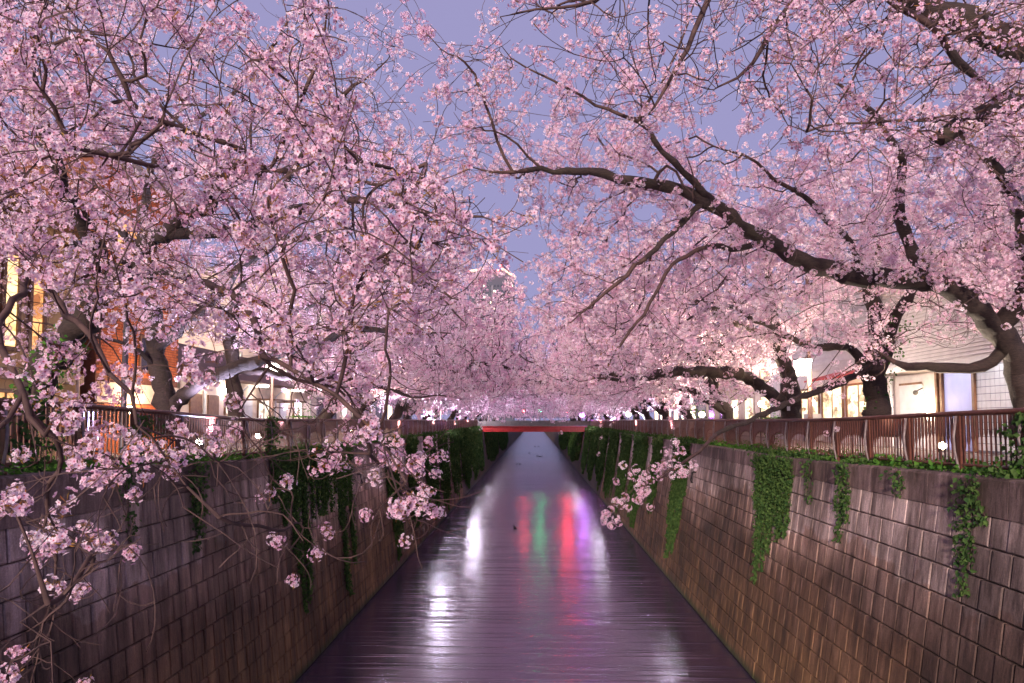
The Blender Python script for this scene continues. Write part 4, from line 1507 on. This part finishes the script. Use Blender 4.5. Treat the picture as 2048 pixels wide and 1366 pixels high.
# leafy shrubs
def shrub(side_x, y, h, wdt, label, n, mat, size=0.06):
    r = np.random.default_rng(int(abs(side_x) * 100 + y * 10))
    z0 = 6.05
    t = thing('shrub', label, 'shrub', (side_x, y, z0))
    u = r.normal(size=(n, 3))
    u /= np.linalg.norm(u, axis=1)[:, None]
    u *= r.uniform(0.3, 1, n)[:, None] ** 0.6
    p = u * np.array([wdt, wdt, h / 2]) + np.array([0, 0, h / 2]) + 0.12 * np.sin(u * 9)
    V, F, T = leaves(p, u + np.array([0, 0, 0.4]), size, r, 0.2)
    link('foliage', mesh_from('foliage', V, F, [mat], None, T), t)['kind'] = 'stuff'
    sm = MB()
    for k in range(6):
        a = k * 1.05
        sm.tube([(0, 0, -0.05), (0.3 * wdt * math.cos(a), 0.3 * wdt * math.sin(a), h * 0.4), (0.7 * wdt * math.cos(a), 0.7 * wdt * math.sin(a), h * 0.8)], [0.02, 0.012, 0.005], 5)
    sm.build('stem', M['twig'], t)


shrub(-8.55, 9.9, 1.9, 0.45, 'bright green shrub at the left edge behind the railing', 900, M['sprout'])
shrub(-8.7, 11.6, 1.5, 0.5, 'green shrub at the foot of the leaning left trunk', 700, M['sprout'])
shrub(-9.2, 26.8, 1.6, 0.6, 'bright bush behind the left railing past the low lamp', 700, M['sprout'])
shrub(8.6, 25.0, 1.5, 0.5, 'small bush behind the right railing by the lamp pole', 600, M['sprout'])
shrub(8.6, 38.5, 2.2, 0.9, 'yellow-green bush far along the right railing', 700, M['sprout'], 0.1)
shrub(-8.8, 58.0, 2.2, 1.1, 'dark bush far along the left railing before the bridge', 700, M['leaf'], 0.12)


# ------------------------------------------------------------------ buildings
def add_window(b, x, y0, y1, z0, z1, out, frame, pane, bars=1, fw=0.09):
    """window in a facade standing at x and facing out (+1/-1 along X)"""
    mb = MB()
    xa, xb = sorted((x - out * 0.06, x + out * 0.07))
    mb.box(xa, xb, y0 - fw, y0, z0 - fw, z1 + fw)
    mb.box(xa, xb, y1, y1 + fw, z0 - fw, z1 + fw)
    mb.box(xa, xb, y0, y1, z1, z1 + fw)
    mb.box(xa, xb + (0.04 if out > 0 else 0), y0, y1, z0 - fw, z0)
    for k in range(1, bars + 1):
        yk = y0 + (y1 - y0) * k / (bars + 1)
        mb.box(xa + 0.02, xb - 0.02, yk - 0.025, yk + 0.025, z0, z1)
    wn = mb.build('window', frame, b)
    xa, xb = sorted((x + out * 0.004, x + out * 0.02))
    MB().box(xa, xb, y0, y1, z0, z1).build('pane', pane, wn)


LX = -13.6
GZ = 5.95
# tan house
b = thing('house', 'tan plastered house with tall lit windows at the far left', 'house', (0, 0, 0))
MB().box(LX - 8, LX, 12.5, 20.0, GZ - 0.3, 12.4).build('wall', M['tan'], b)
MB().box(LX - 8.4, LX + 0.75, 12.1, 20.3, 12.4, 12.62).build('eave', M['brown'], b)
MB().hexa([(LX - 8.4, 12.1, 12.62), (LX + 0.75, 12.1, 12.62), (LX + 0.75, 20.3, 12.62), (LX - 8.4, 20.3, 12.62), (LX - 5, 12.6, 14.2), (LX - 4, 12.6, 14.2), (LX - 4, 19.8, 14.2), (LX - 5, 19.8, 14.2)]).build('roof', M['roof'], b)
for y in (16.0, 16.95, 17.9):
    add_window(b, LX, y, y + 0.42, 8.9, 11.3, 1, M['brown'], M['win_warm'] if y < 17.5 else M['win_amber'], 0, 0.12)
MB().box(LX, LX + 0.12, 12.5, 20.0, 8.05, 8.35).build('band', M['brown'], b)
add_window(b, LX, 16.6, 17.6, 6.6, 7.7, 1, M['brown'], M['win_amber'], 1, 0.1)
MB().tube([(LX + 0.1, 19.75, 6), (LX + 0.1, 19.75, 12.3)], 0.05, 8).build('downpipe', M['cream'], b)

# brick building, bricks of the lit face built one by one
b = thing('brick_building', 'tall orange brick building behind the left trees', 'building', (0, 0, 0))
BXF = LX + 0.2
MB().box(LX - 9, BXF, 20.4, 25.2, GZ - 0.3, 15.2).build('wall', M['mortar'], b)
MB().box(LX - 9.2, BXF + 0.25, 20.2, 25.4, 15.2, 15.5).build('roof', M['concrete'], b)
bmesh_ = {}
VV, FF = [], []
cnt = 0
rb = random.Random(9)
for row in range(30, 106):
    z = 5.8 + row * 0.088
    y = 20.42 + (0.11 if row % 2 else 0)
    while y < 25.0:
        L = 0.21
        dx = rb.uniform(0.004, 0.016)
        skip = (8.6 < z < 9.9 and 22.6 < y < 23.8)
        if not skip:
            k = len(VV)
            q = [(BXF - 0.02, y, z), (BXF + dx, y + .003, z + .003), (BXF + dx, y + L - .003, z + .003), (BXF - 0.02, y + L, z), (BXF - 0.02, y, z + 0.075), (BXF + dx, y + .003, z + 0.072), (BXF + dx, y + L - .003, z + 0.072), (BXF - 0.02, y + L, z + 0.075)]
            VV += q
            FF += [(k + 4, k + 5, k + 6, k + 7), (k, k + 1, k + 5, k + 4), (k + 1, k + 2, k + 6, k + 5), (k + 2, k + 3, k + 7, k + 6), (k, k + 3, k + 2, k + 1)]
        y += 0.222
tag(link('brickwork', mesh_from('brickwork', VV, FF, [M['brick']]), b), kind='stuff')
add_window(b, BXF, 22.7, 23.7, 8.7, 9.8, 1, M['brown'], M['glass'], 1, 0.08)
add_window(b, BXF, 21.2, 22.3, 12.2, 13.6, 1, M['brown'], M['win_amber'], 1, 0.08)
MB().box(BXF, BXF + 0.06, 20.42, 25.2, 7.55, 8.2).build('sign_band', M['cream'], b)
MB().box(BXF, BXF + 0.05, 20.42, 25.2, 5.9, 7.5).build('base_panel', M['brick'], b)

e = MB().box(BXF + 0.05, BXF + 0.16, 22.0, 22.2, 7.2, 7.45).build('wall_light', M['lamp_warm'], b)
bulb(e, (BXF + 0.7, 22.1, 7.6), 130, (1.0, 0.66, 0.40))
# low cream house with lit eaves
b = thing('house', 'low cream house with brightly lit eaves beside the left lamp', 'house', (0, 0, 0))
MB().box(LX - 7, LX, 25.8, 41.0, GZ - 0.3, 8.7).build('wall', M['cream'], b)
MB().hexa([(LX - 7.5, 25.4, 8.7), (LX + 1.1, 25.4, 8.7), (LX + 1.1, 41.4, 8.7), (LX - 7.5, 41.4, 8.7), (LX - 4.5, 26.5, 10.6), (LX - 3, 26.5, 10.6), (LX - 3, 40.5, 10.6), (LX - 4.5, 40.5, 10.6)]).build('roof', M['roof'], b)
for y in (26.5, 28.0, 31.5, 36.0):
    d = MB().box(LX - 0.02, LX + 0.06, y, y + 0.95, 6.0, 8.05).build('door' if y < 27 else 'panel', M['brown'] if y < 29 else M['white'], b)
for y in (29.6, 33.2, 38.2):
    add_window(b, LX, y, y + 1.4, 6.9, 8.0, 1, M['brown'], M['win_white'], 1, 0.08)
for y in (27.6, 30.9, 35.3):
    MB().tube([(LX + 0.08, y, 6), (LX + 0.08, y, 8.2), (LX + 0.5, y, 8.55)], 0.05, 8).build('downpipe', M['white'], b)
mb = MB()
mb.box(LX, LX + 1.6, 31.2, 31.28, 7.9, 7.98); mb.box(LX, LX + 1.6, 35.4, 35.48, 7.9, 7.98); mb.box(LX + 1.54, LX + 1.62, 31.2, 35.48, 7.9, 7.98); mb.box(LX + 1.54, LX + 1.62, 31.2, 35.48, 7.55, 7.6)
mb.build('awning_frame', M['brown'], b)
for y in (27.2, 32.2, 37.2):
    e = MB().box(LX + 0.25, LX + 0.85, y, y + 0.2, 8.58, 8.66).build('eave_light', M['lamp_white'], b)
    bulb(e, (LX + 0.55, y + 0.1, 8.45), 3, (1.0, 0.90, 0.80))

e = MB().box(LX + 0.02, LX + 0.18, 29.2, 29.5, 8.15, 8.4).build('flood_light', M['lamp_glare'], b)
bulb(e, (LX + 2.4, 29.0, 8.2), 45, (0.55, 0.55, 1.0), 0.2)
# right: siding house
RX = 14.0
b = thing('house', 'grey siding house with a pale blue lit panel at the right edge', 'house', (0, 0, 0))
MB().box(RX, RX + 8, 16.0, 27.6, GZ - 0.3, 12.2).build('wall', M['siding'], b)
for k in range(26):
    z = 8.95 + k * 0.125
    MB().hexa([(RX - 0.075, 16.0, z), (RX, 16.0, z), (RX, 27.6, z), (RX - 0.075, 27.6, z), (RX - 0.008, 16.0, z + 0.12), (RX, 16.0, z + 0.12), (RX, 27.6, z + 0.12), (RX - 0.008, 27.6, z + 0.12)]).build('siding_board', M['siding'], b)
MB().hexa([(RX - 0.9, 15.5, 12.2), (RX + 8.4, 15.5, 12.2), (RX + 8.4, 28.0, 12.2), (RX - 0.9, 28.0, 12.2), (RX + 3, 16, 14.0), (RX + 5, 16, 14.0), (RX + 5, 27.5, 14.0), (RX + 3, 27.5, 14.0)]).build('roof', M['roof'], b)
MB().box(RX - 0.8, RX, 16.0, 27.6, 8.72, 8.9).build('canopy', M['siding'], b)
# white tiled bay
tw_ = MB().box(RX - 0.05, RX, 19.3, 22.0, 6.0, 8.7).build('tile_wall', M['darkblock'], b)
tm = MB().box(0, 0.012, 0.010, 0.210, 0.010, 0.210).mesh('tile', M['white'])
for i in range(12):
    for j in range(12):
        q = link('tile', tm, tw_)
        q.location = (RX - 0.0625, 19.32 + i * 0.22, 6.05 + j * 0.22)
MB().box(RX - 0.06, RX, 22.05, 23.65, 6.0, 8.6).build('blue_panel', M['panelblue'], b)
MB().box(RX - 0.075, RX - 0.06, 22.25, 23.2, 6.85, 7.05).build('letter_slot', M['white'], b)
for y in (22.02, 23.72, 24.0):
    MB().box(RX - 0.14, RX, y - 0.06, y + 0.06, 6.0, 8.7).build('pillar', M['brown'], b)
d = MB().box(RX - 0.05, RX, 25.0, 26.5, 6.0, 8.3).build('shutter_door', M['white'], b)
MB().box(RX - 0.07, RX - 0.05, 25.0, 26.5, 8.3, 8.38).build('lintel', M['brown'], d)
MB().tube([(RX - 0.12, 26.95, 6), (RX - 0.12, 26.95, 8.7)], 0.07, 8).build('downpipe', M['white'], b)
mb = MB().box(RX - 0.14, RX - 0.06, 24.45, 24.6, 7.0, 7.9)
e = mb.build('wall_light', M['lamp_warm'], b)
bulb(e, (RX - 0.4, 24.5, 7.6), 22, (1.0, 0.72, 0.40))
mb = MB().tube([(RX - 0.06, 24.9, 8.15), (RX - 0.3, 24.85, 8.05)], 0.02, 6)
mb.ball((RX - 0.36, 24.85, 7.98), 0.09, 0.09, 0.09, 8, 6)
mb.build('spot_lamp', M['iron'], b)
l = bulb(b, (RX - 0.75, 22.6, 8.6), 9, (0.6, 0.66, 1.0))
l2 = bulb(b, (RX - 0.75, 20.6, 8.6), 12, (0.95, 0.95, 1.0))

# shop
b = thing('shop', 'shop with a glowing warm front behind the right-hand lamp pole', 'shop', (0, 0, 0))
MB().box(RX, RX + 8, 28.2, 41.0, GZ - 0.3, 13.6).build('wall', M['siding'], b)
for y in (28.8, 31.4, 34.0, 36.6):
    add_window(b, RX, y, y + 2.1, 6.7, 8.5, -1, M['brown'], M['win_shop'], 1, 0.1)
for k in range(14):
    z = 9.4 + k * 0.28
    MB().box(RX - 0.05, RX, 28.2, 41.0, z, z + 0.16).build('louvre', M['siding'], b)
MB().hexa([(RX - 1.3, 28.4, 8.75), (RX, 28.4, 9.1), (RX, 32.5, 9.1), (RX - 1.3, 32.5, 8.75), (RX - 1.3, 28.4, 8.83), (RX, 28.4, 9.18), (RX, 32.5, 9.18), (RX - 1.3, 32.5, 8.83)]).build('awning', M['awning_red'], b)
MB().box(RX - 0.6, RX, 33.6, 34.4, 6.0, 7.3).build('air_unit', M['white'], b)
for y in (30.0, 34.5, 38.5):
    bulb(b, (RX - 0.8, y, 8.4), 25, (1.0, 0.72, 0.42))
MB().box(RX - 0.1, RX + 8.2, 28.0, 41.2, 13.6, 13.9).build('roof', M['roof'], b)


def block(label, x0, x1, y0, y1, h, wall, lit, face, nz, ny, seed, cat='building'):
    r = random.Random(seed)
    b = thing('building', label, cat, (0, 0, 0))
    MB().box(x0, x1, y0, y1, GZ - 0.3, h).build('wall', wall, b)
    MB().box(x0 - 0.2, x1 + 0.2, y0 - 0.2, y1 + 0.2, h, h + 0.35).build('roof', M['concrete'], b)
    xf = x1 if face > 0 else x0
    for i in range(nz):
        for j in range(ny):
            z = 7.0 + i * (h - 7.5) / nz
            y = y0 + (j + 0.2) * (y1 - y0) / ny
            add_window(b, xf, y, y + (y1 - y0) / ny * 0.55, z, z + min(1.5, (h - 7.5) / nz * 0.6), face, M['concrete'], M[lit] if r.random() < 0.55 else M['glass'], 0, 0.08)
    # face towards the camera
    for i in range(nz):
        for j in range(3):
            z = 7.0 + i * (h - 7.5) / nz
            x = x0 + (j + 0.25) * (x1 - x0) / 3
            wn = MB().box(x - .08, x + (x1 - x0) / 6 + .08, y0 - 0.05, y0 - .005, z - .08, z + 1.4).build('window', M['concrete'], b)
            MB().box(x, x + (x1 - x0) / 6, y0 - 0.07, y0 - 0.052, z, z + 1.3).build('pane', M[lit] if r.random() < 0.5 else M['glass'], wn)


block('white-windowed apartment block showing through the left blossom', -24, -15, 43, 58, 16.5, M['cream'], 'win_white', 1, 3, 5, 1)
block('grey apartment block far along the left bank', -26, -15, 61, 84, 15, M['darkblock'], 'win_far', 1, 3, 6, 2)
block('beige building far along the right bank', 15, 25, 43, 60, 12.5, M['cream'], 'win_shop', -1, 2, 5, 3)
block('grey building on the right bank just before the bridge', 15, 26, 63, 86, 14.5, M['darkblock'], 'win_far', -1, 3, 6, 4)
block('tall grey block rising behind the siding house on the right', 23.5, 34, 20, 36, 21, M['darkblock'], 'win_far', -1, 5, 5, 5)

# skyscraper
b = thing('tower', 'slender high-rise tower with a lit sloping crown in the distance', 'tower', (0, 0, 0))
TY = 520.0
pl, pr_ = at(938, 600, TY).x, at(1027, 600, TY).x
pm_ = at(985, 600, TY).x
ztop = at(985, 556, TY).z
MB().box(pl, pr_, TY, TY + 30, 5, ztop).build('wall', M['tower'], b)
MB().box(pm_ - 0.8, pm_ + 0.8, TY - 1.5, TY, 5, ztop - 6).build('fin', M['darkblock'], b)
nf = 30
ww = (pr_ - pl) / 13
wm = {k: MB().box(0, ww * 0.62, -0.25, 0, 0, 1.7).mesh('window', M[k]) for k in ('glass', 'win_far')}
rt = random.Random(77)
for i in range(21):
    for j in range(13):
        z = ztop - 7 - i * 4.3
        if z < 40:
            continue
        k = 'win_far' if rt.random() < (0.16 if j < 8 else 0.03) else 'glass'
        q = link('window', wm[k], b)
        q.location = (pl + (j + 0.2) * ww, TY, z)
for (a, c) in (((938, 542), (972, 536)), ((1003, 536), (1030, 552))):
    p0, p1 = at(a[0], a[1], TY - 2), at(c[0], c[1], TY - 2)
    MB().hexa([p0 + Vector((0, 0, -1)), p0 + Vector((0, 4, -1)), p0 + Vector((0, 4, 0.6)), p0 + Vector((0, 0, 0.6)), p1 + Vector((0, 0, -1)), p1 + Vector((0, 4, -1)), p1 + Vector((0, 4, 0.6)), p1 + Vector((0, 0, 0.6))]).build('crown_light', M['crown_light'], b)
MB().hexa([(pl, TY + 0.2, ztop), (pr_, TY + .2, ztop), (pr_, TY + 29, ztop), (pl, TY + 29, ztop), (pl + 1, TY + 1, ztop + 6), (pr_ - 9, TY + 1, ztop + 6.5), (pr_ - 9, TY + 28, ztop + 6.5), (pl + 1, TY + 28, ztop + 6)]).build('crown', M['tower'], b)
for q in ((1001, 531), (996, 541), (934, 541)):
    p = at(q[0], q[1], TY - 3)
    MB().ball(p, 0.9, 0.9, 0.9, 8, 6).build('beacon', M['beacon'], b)


# ------------------------------------------------------------------ lamps and poles
def globe_lamp(x, y, zl, label, watts, color, mat, rad=0.2, box=False):
    z0 = 5.95
    t = thing('street_lamp', label, 'street lamp', (x, y, z0), 'street lamps along the canal paths')
    H = zl - z0
    MB().tube([(0, 0, -0.1), (0, 0, 0.35), (0, 0, 0.36), (0, 0, H - rad)], [0.085, 0.085, 0.055, 0.05], 10).build('pole', M['pole'], t, True)
    MB().ball((0, 0, H), rad, rad, rad * 0.9, 14, 10).build('globe', mat, t, True)
    MB().tube([(0, 0, H + rad * 0.75), (0, 0, H + rad * 1.05)], [rad * 0.9, rad * 0.35], 12).build('cap', M['metal'], t)
    bulb(t, (0.0, -rad - 0.42, H), watts, color, 0.38)
    return t


p = at(545, 737, 24.8)
globe_lamp(p.x, 24.8, p.z, 'low bright globe lamp in front of the cream house', 130, (1.0, 0.88, 0.76), M['lamp_white'], 0.24)
WH = (0.86, 0.76, 1.0)
globe_lamp(-8.9, 40.0, 10.6, 'globe lamp on the left bank, next after the low one', 800, WH, M['lamp_white'], 0.24)
globe_lamp(-7.62, 55.5, 8.4, 'low lamp by the left railing, midway to the bridge', 800, WH, M['lamp_glare'], 0.24)
globe_lamp(-7.62, 86.2, 8.5, 'low lamp by the left railing, close to the bridge', 1000, WH, M['lamp_glare'], 0.36)
globe_lamp(8.6, 44.0, 10.6, 'globe lamp on the right bank midway to the bridge', 800, WH, M['lamp_white'], 0.24)
globe_lamp(7.62, 80.5, 8.5, 'low lamp by the right railing, close to the bridge', 1000, WH, M['lamp_glare'], 0.30)
globe_lamp(-7.9, 118.0, 9.6, 'globe lamp on the left bank beyond the bridge', 1000, WH, M['lamp_glare'], 0.36)
globe_lamp(7.9, 122.0, 9.6, 'globe lamp on the right bank beyond the bridge', 1000, WH, M['lamp_glare'], 0.36)

# right: tall brown pole with box lamp and sign
pp = at(1620, 800, 26.5)
zt = at(1616, 540, 26.5).z
t = thing('lamp_pole', 'tall brown pole carrying a glaring lamp and a grey-green sign', 'lamp pole', (pp.x, 26.5, 5.95))
MB().tube([(0, 0, -0.1), (0, 0, 0.5), (0, 0, zt - 5.95)], [0.10, 0.095, 0.075], 10).build('pole', M['pole'], t, True)
pl_ = at(1605, 736, 26.5)
lx, lz = pl_.x - pp.x, pl_.z - 5.95
mb = MB()
mb.hexa([(lx - 0.17, -0.22, lz - 0.28), (lx + 0.17, -0.22, lz - 0.28), (lx + 0.17, 0.12, lz - 0.28), (lx - 0.17, 0.12, lz - 0.28), (lx - 0.26, -0.3, lz + 0.28), (lx + 0.24, -0.3, lz + 0.28), (lx + 0.24, 0.2, lz + 0.28), (lx - 0.26, 0.2, lz + 0.28)])
lh = mb.build('lamp_head', M['lamp_white'], t)
MB().box(lx - 0.28, lx + 0.26, -0.32, 0.22, lz + 0.285, lz + 0.34).build('lamp_cap', M['metal'], t)
bulb(t, (lx - 0.05, -0.65, lz), 420, (1.0, 0.86, 0.68), 0.32)
s0, s1 = at(1538, 627, 26.5), at(1600, 604, 26.5)
MB().box(s0.x - pp.x, s1.x - pp.x, -0.06, -0.02, s0.z - 5.95, s1.z - 5.95).build('sign_plate', M['sign'], t)
MB().box(s1.x - pp.x - .05, 0.0, -0.02, 0.02, s1.z - 5.95 - 0.25, s1.z - 5.95 - 0.19).build('bracket', M['metal'], t)

# left: steel pole
pp = at(247, 830, 16.4)
zt = at(251, 540, 16.4).z
t = thing('utility_pole', 'slim violet-grey steel pole before the brick building', 'pole', (pp.x, 16.4, 5.95))
MB().tube([(0, 0, -0.1), (0, 0, 0.4), (0, 0, zt - 5.95)], [0.075, 0.07, 0.06], 10).build('pole', M['metal'], t, True)
for z in (2.4, 3.2):
    MB().tube([(0, 0, z), (0, 0, z + 0.05)], 0.075, 10).build('band', M['iron'], t)
MB().box(-0.35, 0.35, -0.03, 0.03, zt - 6.0, zt - 5.93).build('crossarm', M['metal'], t)


# low garden uplights between the trees
def uplight(px, py, Y, label, watts, color, mat):
    p = at(px, py, Y)
    g = topz(1 if p.x > 0 else -1, Y)
    t = thing('spotlight', label, 'spotlight', (p.x, Y, g), 'uplights under the cherry trees')
    h = max(0.15, p.z - g)
    MB().tube([(0, 0, -0.05), (0, 0, h - 0.08)], 0.022, 6).build('stake', M['iron'], t)
    MB().tube([(0, 0.06, h - 0.1), (0, 0, h), (0, -0.07, h + 0.02)], [0.04, 0.8 * (0.04 + 0.0035 * Y), 0.04 + 0.0035 * Y], 10).build('housing', M['iron'], t)
    lr_ = 0.03 + 0.0035 * Y
    MB().ball((0, -0.09, h + 0.02), lr_, 0.04, lr_, 10, 6).build('lens', mat, t)
    spot(t, (-0.25 if p.x > 0 else 0.25, -0.2, h + 0.2), watts * 7, color, (-0.35 if p.x > 0 else 0.35, -0.25, 1), 130)


WM = (1.0, 0.74, 0.50)
uplight(1521, 809, 25.0, 'warm spotlight left of the thick-footed tree on the right bank', 198, WM, M['lamp_warm'])
uplight(1622, 806, 27.5, 'warm spotlight below the tall lamp pole', 162, WM, M['lamp_warm'])
uplight(1704, 848, 20.5, 'spotlight behind the right railing bars', 108, WM, M['lamp_warm'])
uplight(1880, 893, 14.2, 'spotlight at the foot of the great mossy tree on the right', 75, (1.0, 0.80, 0.62), M['lamp_warm'])
uplight(402, 885, 15.2, 'bluish spotlight at the foot of the forked left tree', 120, (0.66, 0.64, 1.0), M['lamp_white'])
uplight(520, 872, 19.4, 'bluish spotlight at the foot of the third left tree', 190, (0.70, 0.66, 1.0), M['lamp_white'])
uplight(1403, 830, 33.5, 'warm spotlight farther along the right railing', 234, WM, M['lamp_warm'])
uplight(1257, 829, 55.0, 'bluish spotlight far along the right railing', 360, (0.8, 0.8, 1.0), M['lamp_white'])
uplight(700, 858, 29.5, 'small warm spotlight behind the left railing ivy', 198, WM, M['lamp_warm'])
uplight(735, 770, 33.0, 'white spotlight among the left blossom', 270, (0.95, 0.9, 1.0), M['lamp_white'])

for side, nm in ((-1, 'left'), (1, 'right')):
    for k, Y in enumerate((36.0, 48.5, 62.0, 74.0)):
        g = topz(side, Y)
        t = thing('spotlight', 'lilac spotlight at the foot of the %s bank trees, %s of four towards the bridge' % (nm, ORD[k]), 'spotlight', (side * 7.75, Y, g), 'uplights under the cherry trees')
        MB().tube([(0, 0, -0.05), (0, 0, 0.3)], 0.03, 6).build('stake', M['iron'], t)
        MB().tube([(0, 0.06, 0.26), (0, 0, 0.36), (-side * 0.06, 0, 0.46)], [0.06, 0.10, 0.12], 10).build('housing', M['iron'], t)
        MB().ball((-side * 0.07, 0, 0.48), 0.10, 0.10, 0.05, 10, 6).build('lens', M['lamp_white'], t)
        spot(t, (-side * 0.25, 0, 0.6), 3600, (0.90, 0.76, 1.0), (-side * 0.6, -0.3, 1), 140)

# icicle lights behind the left railing
p0 = at(172, 826, 13.0)
t = thing('icicle_lights', 'blue-white icicle lights hung behind the left railing', 'string lights', (p0.x, 13.0, p0.z))
MB().tube([(-0.3, 0, 0.03), (0.3, 0, 0.03)], 0.006, 5).build('wire', M['iron'], t)
for k in range(6):
    MB().tube([(-0.25 + k * 0.1, 0, 0.02), (-0.25 + k * 0.1, 0.01, -0.25 - 0.09 * ((k * 3) % 4))], 0.012, 6).build('strand', M['blue_led'], t)
bulb(t, (0, 0.25, -0.2), 12, (0.45, 0.45, 1.0), 0.1)


# signals and coloured lamps at the bridge
def signal(x, Y, z, mat, label, watts, color, rad=0.18):
    t = thing('traffic_signal', label, 'traffic signal', (x, Y, 6.5))
    MB().tube([(0, 0, -0.5), (0, 0, z - 6.5 - 0.3)], 0.06, 8).build('pole', M['metal'], t)
    MB().box(-0.28, 0.28, -0.02, 0.2, z - 6.5 - 0.3, z - 6.5 + 0.3).build('housing', M['iron'], t)
    MB().ball((0, -0.05, z - 6.5), rad, 0.08, rad, 12, 8).build('lens', mat, t, True)
    bulb(t, (0, -0.45, z - 6.5), watts, color, 0.2)


signal(at(1135, 826, 92.6).x, 92.6, 8.2, M['red_light'], 'red traffic signal standing on the bridge', 60, (1, 0.06, 0.08), 0.28)
signal(at(1080, 826, 92.6).x, 92.6, 8.2, M['green_light'], 'green traffic signal standing on the bridge', 40, (0.1, 1, 0.4), 0.2)
signal(at(1048, 826, 92.6).x, 92.6, 8.2, M['red_light'], 'second smaller red signal on the bridge, left of the green one', 25, (1, 0.06, 0.08), 0.16)
t = thing('flood_lamp', 'violet flood lamp lighting the blossom above the bridge', 'flood lamp', (at(1165, 815, 91).x, 91.6, 6.55))
MB().tube([(0, 0, -0.2), (0, 0, 0.9)], 0.05, 8).build('pole', M['metal'], t)
MB().ball((0, 0, 1.1), 0.34, 0.34, 0.26, 12, 8).build('lens', M['violet_light'], t, True)
bulb(t, (0, -0.5, 1.2), 260, (0.62, 0.22, 1.0), 0.25)


pt = at(1577, 817, 22.6)
t = thing('paper_tag', 'small white paper tag on the thick-footed trunk by the lamp pole', 'tag', (pt.x, 22.6, pt.z))
MB().box(-0.05, 0.05, -0.012, 0.0, -0.07, 0.07).build('sheet', M['white'], t)
MB().box(-0.006, 0.006, -0.02, -0.012, 0.055, 0.067).build('pin', M['iron'], t)
# ------------------------------------------------------------------ iron rings in the walls
for side, px, py, Y, nm in ((-1, 717, 960, 26.5, 'left'), (1, 1387, 955, 28.5, 'right')):
    p = at(px, py, Y)
    x = wallx(side, p.z)
    t = thing('iron_rung', 'black iron rung fixed to the upper %s canal wall' % nm, 'rung', (x, Y, p.z))
    a = -side
    MB().tube([(0, -0.16, 0.22), (a * 0.14, -0.16, 0.22), (a * 0.17, -0.12, 0.1), (a * 0.17, 0.12, -0.1), (a * 0.14, 0.16, -0.22), (0, 0.16, -0.22)], 0.025, 8).build('bar', M['iron'], t)
    MB().tube([(0, 0.1, 0.26), (a * 0.12, 0.1, 0.2), (a * 0.12, 0.1, -0.2), (0, 0.1, -0.26)], 0.022, 8).build('loop', M['iron'], t)


# ------------------------------------------------------------------ ducks
def duck_mesh():
    # one continuous surface swept from tail to bill
    st = [(-0.22, 0.075, 0.010, 0.006), (-0.17, 0.06, 0.045, 0.03), (-0.09, 0.035, 0.085, 0.06), (0.0, 0.025, 0.095, 0.072), (0.08, 0.035, 0.08, 0.065), (0.13, 0.075, 0.045, 0.05), (0.145, 0.125, 0.030, 0.034), (0.155, 0.165, 0.036, 0.036), (0.185, 0.182, 0.034, 0.032), (0.212, 0.172, 0.018, 0.014), (0.25, 0.163, 0.014, 0.006), (0.262, 0.162, 0.003, 0.002)]
    mb = MB()
    n = 10
    for (x, z, ry, rz) in st:
        for k in range(n):
            a = 2 * math.pi * k / n
            mb.v.append((x, ry * math.cos(a), z + rz * math.sin(a)))
    for i in range(len(st) - 1):
        for k in range(n):
            mb.f.append((i * n + k, i * n + (k + 1) % n, (i + 1) * n + (k + 1) % n, (i + 1) * n + k))
    return mb.mesh('duck', M['duck'], True)


dm = duck_mesh()
for i, (x, y) in enumerate([(1030, 1054), (1034, 928), (1040, 928), (1059, 906), (1075, 912), (1079, 913), (1083, 913), (1070, 893), (1077, 893)]):
    Y = FPX * 7.0 / (y - 840.0)
    p = at(x, y, Y)
    d = link('duck', dm)
    d.location = (p.x, Y, 0.0)
    d.rotation_euler = (0, 0, random.uniform(0, 6.28))
    s_ = 1.0 if i == 0 else 1.15
    d.scale = (s_, s_, s_)
    lab = ['dark duck alone on the water, nearest to the camera', 'left duck of the pair swimming side by side', 'right duck of the pair swimming side by side', 'single duck between the pair and the bridge', 'left duck of the three swimming in a row', 'middle duck of the three swimming in a row', 'right duck of the three swimming in a row', 'left one of the two farthest ducks', 'right one of the two farthest ducks'][i]
    tag(d, lab, 'duck', 'ducks on the canal')
